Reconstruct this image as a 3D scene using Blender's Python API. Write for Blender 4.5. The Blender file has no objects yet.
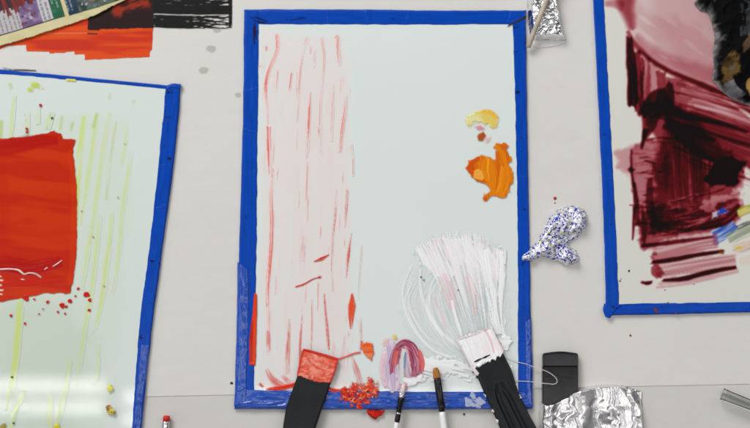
import bpy, math, random
import numpy as np
from mathutils import Vector

random.seed(7)
SC = bpy.context.scene
COL = SC.collection
K = 0.88          # light level on the table: photo linear colour / K = albedo

# ------------------------------------------------------------------ camera
D, TILT, W, H = 1.10, math.radians(8.0), 750.0, 428.0
LENS = 36 * D / 0.75
cam = bpy.data.cameras.new('camera'); cam.lens = LENS; cam.sensor_width = 36
cam.clip_start = 0.02; cam.clip_end = 60
cam_o = bpy.data.objects.new('camera', cam); COL.objects.link(cam_o)
CP = np.array([0, -D * math.sin(TILT), D * math.cos(TILT)])
cam_o.location = CP; cam_o.rotation_euler = (TILT, 0, 0)
cam.dof.use_dof = True; cam.dof.aperture_fstop = 2.0; cam.dof.focus_distance = 1.085
SC.camera = cam_o
UP = np.array([0, math.cos(TILT), math.sin(TILT)]); FW = np.array([0, math.sin(TILT), -math.cos(TILT)])


def at(px, py, z=0.0):
    """photo pixel -> point of the horizontal plane at height z (metres)"""
    px = np.asarray(px, float); py = np.asarray(py, float)
    z = np.zeros_like(px) + z
    k = 36 / LENS / 750.0
    dx = (px - 375) * k; dy = -(py - 214) * k
    d = np.stack([dx, dy * UP[1] + FW[1], dy * UP[2] + FW[2]], -1)
    t = (z - CP[2]) / d[..., 2]
    return CP + d * t[..., None]


# ------------------------------------------------------------------ numeric helpers
def lin(c):
    c = np.asarray(c, float) / 255.0
    return np.where(c <= 0.04045, c / 12.92, ((c + 0.055) / 1.055) ** 2.4)


def alb(*c):
    return np.clip((lin(c) - 0.016) / K, 0.0015, 0.92)   # less the surface gloss


def smooth(x):
    x = np.clip(x, 0, 1); return x * x * (3 - 2 * x)


def _hash(i, j, s):
    n = (i * 374761393 + j * 668265263 + s * 2147483647 + 1013904223).astype(np.int64) & 0xffffffff
    n = ((n ^ (n >> 13)) * 1274126177) & 0xffffffff
    n = ((n ^ (n >> 16)) * 2246822519) & 0xffffffff
    return ((n ^ (n >> 15)) & 0xffff) / 65535.0


def vn(x, y, s=0):
    x = np.asarray(x, float); y = np.asarray(y, float)
    x, y = np.broadcast_arrays(x, y)
    i = np.floor(x).astype(np.int64); j = np.floor(y).astype(np.int64)
    u = smooth(x - i); v = smooth(y - j)
    a = _hash(i, j, s); b = _hash(i + 1, j, s); c = _hash(i, j + 1, s); d = _hash(i + 1, j + 1, s)
    return (a * (1 - u) + b * u) * (1 - v) + (c * (1 - u) + d * u) * v


def fbm(x, y, s=0, o=3):
    r = 0; a = 1; t = 0
    for k in range(o):
        r = r + a * vn(np.asarray(x) * 2 ** k + 17.3 * k, np.asarray(y) * 2 ** k + 5.1 * k, s + k); t += a; a *= 0.5
    return np.clip((r / t - 0.5) * 1.6 + 0.5, 0, 1)


def catmull(p, step=0.7):
    p = [np.array(q, float) for q in p]
    if len(p) == 2:
        n = max(2, int(np.linalg.norm(p[1] - p[0]) / step) + 1)
        return np.array([p[0] + (p[1] - p[0]) * t for t in np.linspace(0, 1, n)])
    q = [2 * p[0] - p[1]] + p + [2 * p[-1] - p[-2]]
    out = []
    for i in range(1, len(q) - 2):
        n = max(2, int(np.linalg.norm(q[i + 1] - q[i]) / step) + 1)
        for t in np.linspace(0, 1, n, endpoint=False):
            a, b, c, d = q[i - 1], q[i], q[i + 1], q[i + 2]
            out.append(0.5 * (2 * b + (c - a) * t + (2 * a - 5 * b + 4 * c - d) * t * t + (3 * b - a - 3 * c + d) * t ** 3))
    out.append(p[-1])
    return np.array(out)


def sdpoly(X, Y, poly):
    """signed distance to a polygon, positive inside"""
    P = np.array(poly, float); d2 = np.full(X.shape, 1e18); ins = np.zeros(X.shape, bool)
    n = len(P)
    for i in range(n):
        a = P[i]; b = P[(i + 1) % n]; e = b - a
        L = e @ e + 1e-12
        t = np.clip(((X - a[0]) * e[0] + (Y - a[1]) * e[1]) / L, 0, 1)
        d2 = np.minimum(d2, (X - a[0] - e[0] * t) ** 2 + (Y - a[1] - e[1] * t) ** 2)
        c = ((a[1] > Y) != (b[1] > Y))
        xi = (b[0] - a[0]) * (Y - a[1]) / ((b[1] - a[1]) if b[1] != a[1] else 1e-9) + a[0]
        ins ^= c & (X < xi)
    return np.where(ins, 1, -1) * np.sqrt(d2)


# ------------------------------------------------------------------ objects
def tag(o, label=None, cat=None, group=None, kind=None):
    if label: o['label'] = label
    if cat: o['category'] = cat
    if group: o['group'] = group
    if kind: o['kind'] = kind
    return o


def thing(name, loc, label, cat, group=None):
    o = bpy.data.objects.new(name, None); COL.objects.link(o)
    o.empty_display_size = 0.02
    o.location = [float(v) for v in loc]
    return tag(o, label, cat, group)


def link(name, verts, faces, m, parent=None, smoothf=True, loc=None, attrs=None, uv=None):
    """one mesh object; verts in world metres. parent: an Empty or mesh whose WORLD origin is subtracted"""
    verts = np.asarray(verts, float)
    if parent is not None:
        org = np.array(parent.location)
        p = parent.parent
        while p is not None:
            org = org + np.array(p.location); p = p.parent
        off = org; oloc = np.zeros(3)
    else:
        if loc is None:
            c = (verts.min(0) + verts.max(0)) / 2; loc = np.array([c[0], c[1], verts[:, 2].min()])
        off = np.array(loc, float); oloc = off
    me = bpy.data.meshes.new(name)
    if isinstance(faces, np.ndarray):
        nf, k = faces.shape
        me.vertices.add(len(verts)); me.vertices.foreach_set('co', (verts - off).ravel().astype(np.float32))
        me.loops.add(nf * k); me.loops.foreach_set('vertex_index', faces.ravel().astype(np.int32))
        me.polygons.add(nf)
        me.polygons.foreach_set('loop_start', (np.arange(nf) * k).astype(np.int32))
        me.update(calc_edges=True); me.validate()
    else:
        me.from_pydata((verts - off).tolist(), [], faces); me.update()
    if smoothf:
        me.polygons.foreach_set('use_smooth', [True] * len(me.polygons))
    if attrs:
        for an, data in attrs.items():
            if data.ndim == 2:
                a = me.attributes.new(an, 'FLOAT_COLOR', 'POINT'); a.data.foreach_set('color', data.ravel().astype(np.float32))
            else:
                a = me.attributes.new(an, 'FLOAT', 'POINT'); a.data.foreach_set('value', data.ravel().astype(np.float32))
    if uv is not None:
        l = me.uv_layers.new(name='uv')
        vi = np.zeros(len(me.loops), np.int32); me.loops.foreach_get('vertex_index', vi)
        l.data.foreach_set('uv', uv[vi].ravel().astype(np.float32))
    o = bpy.data.objects.new(name, me); COL.objects.link(o)
    o.location = oloc.tolist()
    if parent is not None: o.parent = parent
    me.materials.append(m)
    return o


# ------------------------------------------------------------------ materials
def nodes(name):
    m = bpy.data.materials.new(name); m.use_nodes = True
    nt = m.node_tree; b = nt.nodes['Principled BSDF']
    return m, nt, b


def N(nt, t, **kw):
    n = nt.nodes.new(t)
    for k, v in kw.items():
        if k.startswith('i_'):
            n.inputs[k[2:].replace('_', ' ')].default_value = v
        else:
            setattr(n, k, v)
    return n


def rgba(c): return (float(c[0]), float(c[1]), float(c[2]), 1.0)


def plain(name, c, rough=0.45, metal=0.0, var=0.12, scale=60, bump=0.0, bscale=400, spec=0.5, stretch=(1, 1, 1), coat=0.0):
    """a base colour broken up by noise, with roughness variation and fine bump"""
    m, nt, b = nodes(name)
    tc = N(nt, 'ShaderNodeTexCoord'); mp = N(nt, 'ShaderNodeMapping'); mp.inputs['Scale'].default_value = stretch
    nt.links.new(tc.outputs['Object'], mp.inputs[0])
    no = N(nt, 'ShaderNodeTexNoise', i_Scale=scale, i_Detail=5.0); nt.links.new(mp.outputs[0], no.inputs['Vector'])
    r = N(nt, 'ShaderNodeValToRGB'); r.color_ramp.elements[0].position = 0.3; r.color_ramp.elements[1].position = 0.7
    c = np.asarray(c, float)
    r.color_ramp.elements[0].color = rgba(c * (1 - var)); r.color_ramp.elements[1].color = rgba(np.clip(c * (1 + var), 0, 0.95))
    nt.links.new(no.outputs['Fac'], r.inputs[0]); nt.links.new(r.outputs[0], b.inputs['Base Color'])
    mr = N(nt, 'ShaderNodeMapRange'); mr.inputs['To Min'].default_value = rough * 0.8; mr.inputs['To Max'].default_value = min(1, rough * 1.25)
    nt.links.new(no.outputs['Fac'], mr.inputs['Value']); nt.links.new(mr.outputs[0], b.inputs['Roughness'])
    b.inputs['Metallic'].default_value = metal; b.inputs['Specular IOR Level'].default_value = spec
    b.inputs['Coat Weight'].default_value = coat
    if bump:
        n2 = N(nt, 'ShaderNodeTexNoise', i_Scale=bscale, i_Detail=4.0); nt.links.new(mp.outputs[0], n2.inputs['Vector'])
        bp = N(nt, 'ShaderNodeBump', i_Strength=bump, i_Distance=0.001); nt.links.new(n2.outputs['Fac'], bp.inputs['Height'])
        nt.links.new(bp.outputs[0], b.inputs['Normal'])
    return m


def paint_mat(name, rough=0.35, spec=0.5, bump=0.15, bscale=900, metal=0.0):
    m, nt, b = nodes(name)
    a = N(nt, 'ShaderNodeAttribute', attribute_name='paint')
    nt.links.new(a.outputs['Color'], b.inputs['Base Color']); nt.links.new(a.outputs['Alpha'], b.inputs['Alpha'])
    tc = N(nt, 'ShaderNodeTexCoord'); no = N(nt, 'ShaderNodeTexNoise', i_Scale=bscale, i_Detail=3.0)
    nt.links.new(tc.outputs['Object'], no.inputs['Vector'])
    bp = N(nt, 'ShaderNodeBump', i_Strength=bump, i_Distance=0.0006); nt.links.new(no.outputs['Fac'], bp.inputs['Height'])
    nt.links.new(bp.outputs[0], b.inputs['Normal'])
    mr = N(nt, 'ShaderNodeMapRange'); mr.inputs['To Min'].default_value = rough * 0.7; mr.inputs['To Max'].default_value = rough * 1.4
    nt.links.new(no.outputs['Fac'], mr.inputs['Value']); nt.links.new(mr.outputs[0], b.inputs['Roughness'])
    b.inputs['Specular IOR Level'].default_value = spec; b.inputs['Metallic'].default_value = metal
    return m


M_oil = paint_mat('oil_paint', 0.2, 0.24)
M_wash = paint_mat('thin_paint_film', 0.03, 0.5, 0.01)
M_glaze = paint_mat('wet_glaze', 0.06, 0.35, 0.02)
M_matt = paint_mat('dry_paint', 0.65, 0.25, 0.1)
M_print = paint_mat('printed_ink', 0.55, 0.3, 0.05)
M_cloth = paint_mat('rag_cloth', 0.9, 0.15, 0.6, 1400)
M_speck = None


def table_mat(name, c, seed):
    m, nt, b = nodes(name)
    tc = N(nt, 'ShaderNodeTexCoord')
    n1 = N(nt, 'ShaderNodeTexNoise', i_Scale=5.0, i_Detail=6.0, i_Roughness=0.6)
    n2 = N(nt, 'ShaderNodeTexNoise', i_Scale=900.0, i_Detail=2.0)
    mp = N(nt, 'ShaderNodeMapping'); mp.inputs['Scale'].default_value = (2.2, 4, 1); mp.inputs['Location'].default_value = (seed, seed * 2, 0)
    n3 = N(nt, 'ShaderNodeTexNoise', i_Scale=14.0, i_Detail=6.0, i_Roughness=0.65)
    nt.links.new(tc.outputs['Object'], mp.inputs[0]); nt.links.new(mp.outputs[0], n3.inputs['Vector'])
    for n in (n1, n2): nt.links.new(tc.outputs['Object'], n.inputs['Vector'])
    ad = N(nt, 'ShaderNodeMath', operation='ADD'); nt.links.new(n1.outputs['Fac'], ad.inputs[0]); nt.links.new(n3.outputs['Fac'], ad.inputs[1])
    r = N(nt, 'ShaderNodeValToRGB'); r.color_ramp.elements[0].position = 0.3; r.color_ramp.elements[1].position = 0.75
    half = N(nt, 'ShaderNodeMath', operation='MULTIPLY'); half.inputs[1].default_value = 0.5
    nt.links.new(ad.outputs[0], half.inputs[0]); nt.links.new(half.outputs[0], r.inputs[0])
    c = np.asarray(c)
    r.color_ramp.elements[0].color = rgba(c * np.array([0.955, 0.952, 0.94])); r.color_ramp.elements[1].color = rgba(c * 1.03)
    # sparse grey scuffs
    n4 = N(nt, 'ShaderNodeTexNoise', i_Scale=42.0, i_Detail=3.0); nt.links.new(tc.outputs['Object'], n4.inputs['Vector'])
    r4 = N(nt, 'ShaderNodeValToRGB'); r4.color_ramp.elements[0].position = 0.70; r4.color_ramp.elements[1].position = 0.80
    r4.color_ramp.elements[0].color = (0, 0, 0, 1); r4.color_ramp.elements[1].color = (0.35, 0.35, 0.35, 1)
    nt.links.new(n4.outputs['Fac'], r4.inputs[0])
    mx = N(nt, 'ShaderNodeMix', data_type='RGBA'); mx.inputs[7].default_value = rgba(c * 0.8)
    nt.links.new(r4.outputs[0], mx.inputs[0]); nt.links.new(r.outputs[0], mx.inputs[6])
    nt.links.new(mx.outputs[2], b.inputs['Base Color'])
    bp = N(nt, 'ShaderNodeBump', i_Strength=0.08, i_Distance=0.0006); nt.links.new(n2.outputs['Fac'], bp.inputs['Height'])
    bp2 = N(nt, 'ShaderNodeBump', i_Strength=0.12, i_Distance=0.003); nt.links.new(n3.outputs['Fac'], bp2.inputs['Height'])
    nt.links.new(bp.outputs[0], bp2.inputs['Normal']); nt.links.new(bp2.outputs[0], b.inputs['Normal'])
    b.inputs['Roughness'].default_value = 0.5; b.inputs['Specular IOR Level'].default_value = 0.3
    return m


def glass_mat(name, c):
    m, nt, b = nodes(name)
    tc = N(nt, 'ShaderNodeTexCoord'); n1 = N(nt, 'ShaderNodeTexNoise', i_Scale=4.0, i_Detail=4.0)
    nt.links.new(tc.outputs['Object'], n1.inputs['Vector'])
    r = N(nt, 'ShaderNodeValToRGB'); r.color_ramp.elements[0].position = 0.3; r.color_ramp.elements[1].position = 0.7
    c = np.asarray(c); r.color_ramp.elements[0].color = rgba(c * np.array([0.97, 0.985, 0.98])); r.color_ramp.elements[1].color = rgba(c)
    nt.links.new(n1.outputs['Fac'], r.inputs[0]); nt.links.new(r.outputs[0], b.inputs['Base Color'])
    n2 = N(nt, 'ShaderNodeTexNoise', i_Scale=30.0, i_Detail=8.0, i_Roughness=0.7); nt.links.new(tc.outputs['Object'], n2.inputs['Vector'])
    mr = N(nt, 'ShaderNodeMapRange'); mr.inputs['From Min'].default_value = 0.3; mr.inputs['From Max'].default_value = 0.75
    mr.inputs['To Min'].default_value = 0.02; mr.inputs['To Max'].default_value = 0.06
    nt.links.new(n2.outputs['Fac'], mr.inputs['Value']); nt.links.new(mr.outputs[0], b.inputs['Roughness'])
    b.inputs['IOR'].default_value = 1.5; b.inputs['Specular IOR Level'].default_value = 0.5
    return m


def tape_mat(name, c, wr=0.3, scuff=0.635, rough=0.27):
    m, nt, b = nodes(name)
    tc = N(nt, 'ShaderNodeTexCoord')
    mp = N(nt, 'ShaderNodeMapping'); mp.inputs['Scale'].default_value = (25, 260, 1); nt.links.new(tc.outputs['UV'], mp.inputs[0])
    n1 = N(nt, 'ShaderNodeTexNoise', i_Scale=1.0, i_Detail=5.0, i_Roughness=0.6); nt.links.new(mp.outputs[0], n1.inputs['Vector'])
    c = np.asarray(c)
    r = N(nt, 'ShaderNodeValToRGB'); r.color_ramp.elements[0].position = 0.25; r.color_ramp.elements[1].position = 0.75
    r.color_ramp.elements[0].color = rgba(c * 0.8); r.color_ramp.elements[1].color = rgba(c * 1.2)
    nt.links.new(n1.outputs['Fac'], r.inputs[0])
    n2 = N(nt, 'ShaderNodeTexNoise', i_Scale=85.0, i_Detail=5.0, i_Roughness=0.7); nt.links.new(tc.outputs['Object'], n2.inputs['Vector'])
    r2 = N(nt, 'ShaderNodeValToRGB'); r2.color_ramp.elements[0].position = scuff; r2.color_ramp.elements[1].position = scuff + 0.04
    nt.links.new(n2.outputs['Fac'], r2.inputs[0])
    mx = N(nt, 'ShaderNodeMix', data_type='RGBA'); mx.inputs[7].default_value = (0.006, 0.008, 0.02, 1)
    nt.links.new(r2.outputs[0], mx.inputs[0]); nt.links.new(r.outputs[0], mx.inputs[6]); nt.links.new(mx.outputs[2], b.inputs['Base Color'])
    bp = N(nt, 'ShaderNodeBump', i_Strength=wr, i_Distance=0.0012); nt.links.new(n1.outputs['Fac'], bp.inputs['Height'])
    n3 = N(nt, 'ShaderNodeTexNoise', i_Scale=900.0, i_Detail=2.0); nt.links.new(tc.outputs['Object'], n3.inputs['Vector'])
    bp2 = N(nt, 'ShaderNodeBump', i_Strength=0.12, i_Distance=0.0006); nt.links.new(n3.outputs['Fac'], bp2.inputs['Height'])
    mp4 = N(nt, 'ShaderNodeMapping'); mp4.inputs['Scale'].default_value = (70, 12, 1); nt.links.new(tc.outputs['UV'], mp4.inputs[0])
    n4 = N(nt, 'ShaderNodeTexNoise', i_Scale=1.0, i_Detail=3.0); nt.links.new(mp4.outputs[0], n4.inputs['Vector'])
    r4 = N(nt, 'ShaderNodeValToRGB'); r4.color_ramp.elements[0].position = 0.60; r4.color_ramp.elements[1].position = 0.66; nt.links.new(n4.outputs['Fac'], r4.inputs[0])
    bp4 = N(nt, 'ShaderNodeBump', i_Strength=wr * (1 if rough > .2 else .2), i_Distance=0.0008); nt.links.new(r4.outputs[0], bp4.inputs['Height']); nt.links.new(bp.outputs[0], bp4.inputs['Normal'])
    nt.links.new(bp4.outputs[0], bp2.inputs['Normal']); nt.links.new(bp2.outputs[0], b.inputs['Normal'])
    b.inputs['Roughness'].default_value = rough; b.inputs['Specular IOR Level'].default_value = 0.16
    return m


def foil_mat(name, c=(0.86, 0.86, 0.87), rough=0.16, stain=0.0, bmp=.25):
    m, nt, b = nodes(name)
    tc = N(nt, 'ShaderNodeTexCoord'); n1 = N(nt, 'ShaderNodeTexNoise', i_Scale=90.0, i_Detail=5.0); nt.links.new(tc.outputs['Object'], n1.inputs['Vector'])
    r = N(nt, 'ShaderNodeValToRGB'); r.color_ramp.elements[0].position = 0.30; r.color_ramp.elements[1].position = 0.42
    c = np.asarray(c)
    r.color_ramp.elements[0].color = rgba(c * (1 - stain) * np.array([1, .93, .88] if stain else [1, 1, 1])); r.color_ramp.elements[1].color = rgba(c)
    nt.links.new(n1.outputs['Fac'], r.inputs[0]); nt.links.new(r.outputs[0], b.inputs['Base Color'])
    n2 = N(nt, 'ShaderNodeTexNoise', i_Scale=260.0, i_Detail=3.0); nt.links.new(tc.outputs['Object'], n2.inputs['Vector'])
    bp = N(nt, 'ShaderNodeBump', i_Strength=bmp, i_Distance=0.0015); nt.links.new(n2.outputs['Fac'], bp.inputs['Height'])
    nt.links.new(bp.outputs[0], b.inputs['Normal'])
    b.inputs['Metallic'].default_value = 1.0; b.inputs['Roughness'].default_value = rough
    return m


M_table = table_mat('table_laminate', alb(200, 197, 192), 1.0)
M_paper = table_mat('table_cover_sheet', alb(209, 206, 201), 4.0)
M_glass = glass_mat('palette_glass', alb(215, 221, 217.5))
M_glassL = glass_mat('palette_glass_aged', alb(210, 217, 212))
M_glassR = glass_mat('palette_glass_warm', alb(211, 209, 201))
TB = np.array([0.0005, 0.058, 0.42])
M_tape = tape_mat('blue_tape', TB)
M_tapeW = tape_mat('wrinkled_blue_tape', np.array([0.0005, 0.062, 0.42]), 0.16, 0.68, 0.23)
M_tapeW.node_tree.nodes['Principled BSDF'].inputs['Specular IOR Level'].default_value = 0.9
M_black = plain('black_plastic', np.array([.010, .011, .013]), 0.3, var=0.15, bump=0.12, bscale=700, spec=.25)
M_blackg = plain('glossy_black_plastic', np.array([.009, .009, .011]), 0.14, var=0.1, bump=0.03, spec=.25)
M_lid = plain('smoked_black_lid', np.array([.03, .03, .033]), 0.12, var=0.12, spec=.5)
M_ferrule = plain('black_ferrule', alb(24, 24, 26), 0.25, var=0.1, bump=0.05)
M_white = plain('white_lacquer', alb(226, 226, 224), 0.25, var=0.03)
M_silver = plain('silver_metal', (0.75, 0.75, 0.76), 0.22, 1.0, var=0.05)
M_bristle = plain('brown_bristle', alb(176, 118, 62), 0.6, var=0.5, scale=300, stretch=(6, 1, 1), bump=0.8, bscale=900)
M_paintbr = plain('paint_caked_bristle', alb(214, 196, 198), 0.4, var=0.25, scale=350, bump=0.6, bscale=600)
M_redr = plain('red_rubber', alb(196, 44, 30), 0.55, var=0.12, scale=200, bump=0.2)
M_wood = plain('stained_stick', alb(176, 164, 148), 0.5, var=0.22, scale=120, bump=0.3)
M_foil = foil_mat('aluminium_foil', (.88, .86, .87), .27, bmp=.05)
M_foil2 = foil_mat('stained_foil', stain=0.75)
M_tab = plain('white_tube_end', alb(212, 210, 206), 0.7, var=0.03)
M_thread = plain('white_thread', alb(215, 205, 205), 0.6, var=0.05)


def clear_mat():
    m = bpy.data.materials.new('clear_plastic'); m.use_nodes = True; nt = m.node_tree
    nt.nodes.remove(nt.nodes['Principled BSDF']); out = nt.nodes['Material Output']
    t = N(nt, 'ShaderNodeBsdfTransparent'); t.inputs[0].default_value = (0.93, 0.935, 0.935, 1)
    g = N(nt, 'ShaderNodeBsdfGlossy'); g.inputs['Roughness'].default_value = 0.08; g.inputs['Color'].default_value = (0.95, 0.95, 0.95, 1)
    lw = N(nt, 'ShaderNodeLayerWeight', i_Blend=0.2)
    tc = N(nt, 'ShaderNodeTexCoord'); no = N(nt, 'ShaderNodeTexNoise', i_Scale=70.0); nt.links.new(tc.outputs['Object'], no.inputs['Vector'])
    bp = N(nt, 'ShaderNodeBump', i_Strength=0.1, i_Distance=0.002); nt.links.new(no.outputs['Fac'], bp.inputs['Height']); nt.links.new(bp.outputs[0], g.inputs['Normal'])
    mx = N(nt, 'ShaderNodeMixShader'); nt.links.new(lw.outputs['Fresnel'], mx.inputs[0])
    nt.links.new(t.outputs[0], mx.inputs[1]); nt.links.new(g.outputs[0], mx.inputs[2]); nt.links.new(mx.outputs[0], out.inputs['Surface'])
    return m


M_clear = clear_mat()


def speck_mat():
    m, nt, b = nodes('speckled_crumpled_sheet')
    tc = N(nt, 'ShaderNodeTexCoord')
    def layer(scale, lo, hi, seed, det=2.0):
        mp = N(nt, 'ShaderNodeMapping'); mp.inputs['Location'].default_value = (seed, seed, seed); nt.links.new(tc.outputs['Object'], mp.inputs[0])
        n = N(nt, 'ShaderNodeTexNoise', i_Scale=scale, i_Detail=det, i_Roughness=0.6); nt.links.new(mp.outputs[0], n.inputs['Vector'])
        r = N(nt, 'ShaderNodeValToRGB'); r.color_ramp.elements[0].position = lo; r.color_ramp.elements[1].position = hi
        nt.links.new(n.outputs['Fac'], r.inputs[0]); return r.outputs[0]
    cur = None
    base = rgba(alb(232, 231, 233))
    for fac, c in ((layer(95, 0.62, 0.72, 2.0), alb(205, 200, 130)), (layer(260, 0.60, 0.66, 9.0), alb(176, 184, 70)),
                   (layer(400, 0.52, 0.57, 4.0, 3.0), alb(46, 54, 180)), (layer(520, 0.62, 0.66, 6.5), alb(40, 40, 120)), (layer(160, 0.68, 0.72, 11.0), alb(170, 90, 110))):
        mx = N(nt, 'ShaderNodeMix', data_type='RGBA'); mx.inputs[7].default_value = rgba(c); nt.links.new(fac, mx.inputs[0])
        if cur is None: mx.inputs[6].default_value = base
        else: nt.links.new(cur, mx.inputs[6])
        cur = mx.outputs[2]
    nt.links.new(cur, b.inputs['Base Color']); b.inputs['Roughness'].default_value = 0.2; b.inputs['Specular IOR Level'].default_value = 0.9; b.inputs['Metallic'].default_value = 0.3
    n = N(nt, 'ShaderNodeTexNoise', i_Scale=420.0, i_Detail=3.0); nt.links.new(tc.outputs['Object'], n.inputs['Vector'])
    bp = N(nt, 'ShaderNodeBump', i_Strength=0.5, i_Distance=0.001); nt.links.new(n.outputs['Fac'], bp.inputs['Height']); nt.links.new(bp.outputs[0], b.inputs['Normal'])
    return m


M_speck = speck_mat()


# ------------------------------------------------------------------ the paint simulator
class Canvas:
    """a sheet of paint laid on a plane: colour, cover and thickness on a fine grid"""
    def __init__(s, x0, y0, x1, y1, res=0.6):
        s.res = res
        s.X, s.Y = np.meshgrid(np.arange(x0, x1 + res, res), np.arange(y0, y1 + res, res))
        s.c = np.zeros(s.X.shape + (3,)); s.a = np.zeros(s.X.shape); s.h = np.zeros(s.X.shape)

    def over(s, sl, a, col, hh):
        A = s.a[sl]; out = a + A * (1 - a)
        w = np.where(out > 1e-6, a / np.maximum(out, 1e-6), 0)[..., None]
        s.c[sl] = s.c[sl] * (1 - w) + col * w
        s.a[sl] = out
        s.h[sl] = s.h[sl] * (1 - a) + a * hh

    def stroke(s, pts, w, col, op=1.0, dry=0.0, col2=None, mixb=0.0, bris=1.3, slen=26, soft=0.8, h=0.15, fin=0.0, fout=0.0,
               rag=2.5, jit=0.12, seed=0):
        P = catmull(pts); T = np.gradient(P, axis=0); T /= np.linalg.norm(T, axis=1)[:, None] + 1e-9
        S = np.concatenate([[0], np.cumsum(np.linalg.norm(np.diff(P, axis=0), axis=1))]); L = S[-1]
        w = np.atleast_1d(np.array(w, float)); wm = w.max() / 2 + 3
        iy = np.where((s.Y[:, 0] > P[:, 1].min() - wm) & (s.Y[:, 0] < P[:, 1].max() + wm))[0]
        ix = np.where((s.X[0] > P[:, 0].min() - wm) & (s.X[0] < P[:, 0].max() + wm))[0]
        if len(iy) == 0 or len(ix) == 0: return s
        sl = (slice(iy[0], iy[-1] + 1), slice(ix[0], ix[-1] + 1))
        X = s.X[sl]; Y = s.Y[sl]
        st = max(1, len(P) // 90)
        idx = np.arange(0, len(P), st)
        if idx[-1] != len(P) - 1: idx = np.append(idx, len(P) - 1)
        best = np.full(X.shape, 1e18); bi = np.zeros(X.shape, int)
        for i in idx:
            d2 = (X - P[i, 0]) ** 2 + (Y - P[i, 1]) ** 2
            mk = d2 < best; best[mk] = d2[mk]; bi[mk] = i
        dx = X - P[bi, 0]; dy = Y - P[bi, 1]
        d = dx * -T[bi, 1] + dy * T[bi, 0]
        along = S[bi] + dx * T[bi, 0] + dy * T[bi, 1]
        t = np.clip(along / max(L, 1e-6), 0, 1)
        hw = np.interp(t, np.linspace(0, 1, len(w)), w) / 2 if len(w) > 1 else np.full(X.shape, w[0] / 2)
        sd = seed * 31 + 3
        hw = hw * (1 + jit * (fbm(along / 9, np.sign(d) * 3, sd) - 0.5) * 2)
        e = smooth((hw - np.abs(d)) / soft + 0.5)
        rn = (fbm(d / 2.2, 0.5, sd + 7) - 0.3) * rag
        e = e * smooth((along - rn) / 1.2 + 0.5) * smooth((L - along - (fbm(d / 2.2, 9.5, sd + 8) - 0.3) * rag) / 1.2 + 0.5)
        n = fbm(d / bris, along / slen, sd + 11)
        dr = dry + fin * np.clip(1 - t * 2, 0, 1) + fout * np.clip(t * 2 - 1, 0, 1)
        a = op * e * smooth((n - (dr * 1.25 - 0.25)) / 0.25)
        cc = np.broadcast_to(np.asarray(col, float), X.shape + (3,))
        if col2 is not None:
            n2 = fbm(d / (bris * 1.4), along / (slen * 1.2), sd + 23)
            m = smooth((n2 - 0.5 + mixb) * 2.2 + 0.5)[..., None]
            cc = cc * (1 - m) + np.asarray(col2) * m
        s.over(sl, a, cc, h * (0.35 + 1.3 * n))
        return s

    def fill(s, poly, col, op=1.0, soft=0.8, jit=1.0, js=4.0, col2=None, ang=0.0, sx=20, sy=2.0, mixb=0.0, h=0.2, dry=0.0, seed=0):
        sl = (slice(None), slice(None)); X, Y = s.X, s.Y
        sd = sdpoly(X, Y, poly); q = seed * 37 + 5
        e = smooth((sd + jit * (fbm(X / js, Y / js, q) - 0.5) * 2) / soft + 0.5)
        ca, sa = math.cos(ang), math.sin(ang)
        u = (X * ca + Y * sa) / sx; v = (-X * sa + Y * ca) / sy
        n = fbm(u, v, q + 3)
        a = op * e * (smooth((n - (dry * 1.25 - 0.25)) / 0.25) if dry > 0 else 1)
        cc = np.broadcast_to(np.asarray(col, float), X.shape + (3,))
        if col2 is not None:
            n2 = fbm(u + 9, v + 4, q + 9); m = smooth((n2 - 0.5 + mixb) * 2.2 + 0.5)[..., None]
            cc = cc * (1 - m) + np.asarray(col2) * m
        s.over(sl, a, cc, h * (0.5 + n))
        return s

    def build(s, name, parent, z, m=None, loc=None, zfun=None, cut=0.03):
        """z in metres: the plane the paint lies on (must clear what is below)"""
        vis = s.a > cut
        cell = vis[:-1, :-1] | vis[1:, :-1] | vis[:-1, 1:] | vis[1:, 1:]
        hh, ww = s.a.shape
        ids = np.arange(hh * ww).reshape(hh, ww)
        f = np.stack([ids[1:, :-1][cell], ids[1:, 1:][cell], ids[:-1, 1:][cell], ids[:-1, :-1][cell]], -1)
        if len(f) == 0: return None
        u, inv = np.unique(f, return_inverse=True); f = inv.reshape(f.shape)
        px = s.X.ravel()[u]; py = s.Y.ravel()[u]
        V = at(px, py, z)
        V[:, 2] += s.h.ravel()[u] * 0.001
        if zfun is not None: V[:, 2] += zfun(px, py)
        cc = np.clip(s.c.reshape(-1, 3)[u], 0, 1); aa = np.clip(s.a.ravel()[u], 0, 1)[:, None]
        B = BASES.get(parent.name) if parent is not None else None
        if B is not None and z < 0.0036:      # a film on bare glass: mixed with the colour below it
            cc = B.sample(px, py) * (1 - aa) + cc * aa
            if name == 'paint_wash': B.lay(s)
            aa = np.ones_like(aa)
        ca = np.concatenate([cc, aa], 1)
        return link(name, V, f, m or M_oil, parent, attrs={'paint': ca}, loc=loc)


class Base:
    def __init__(s, g): s.g = np.asarray(g, float); s.cv = None

    def lay(s, cv): s.cv = (cv.X[0, 0], cv.Y[0, 0], cv.res, s.g * (1 - cv.a[..., None]) + cv.c * cv.a[..., None])

    def sample(s, x, y):
        out = np.broadcast_to(s.g, (len(x), 3)).copy()
        if s.cv is not None:
            x0, y0, r, C = s.cv
            i = np.round((y - y0) / r).astype(int); j = np.round((x - x0) / r).astype(int)
            ok = (i >= 0) & (j >= 0) & (i < C.shape[0]) & (j < C.shape[1])
            out[ok] = C[i[ok], j[ok]]
        return out


BASES = {}
_z = {}


def zl(key, base, step=0.00002):
    _z[key] = _z.get(key, 0) + 1
    return base + _z[key] * step


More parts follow.
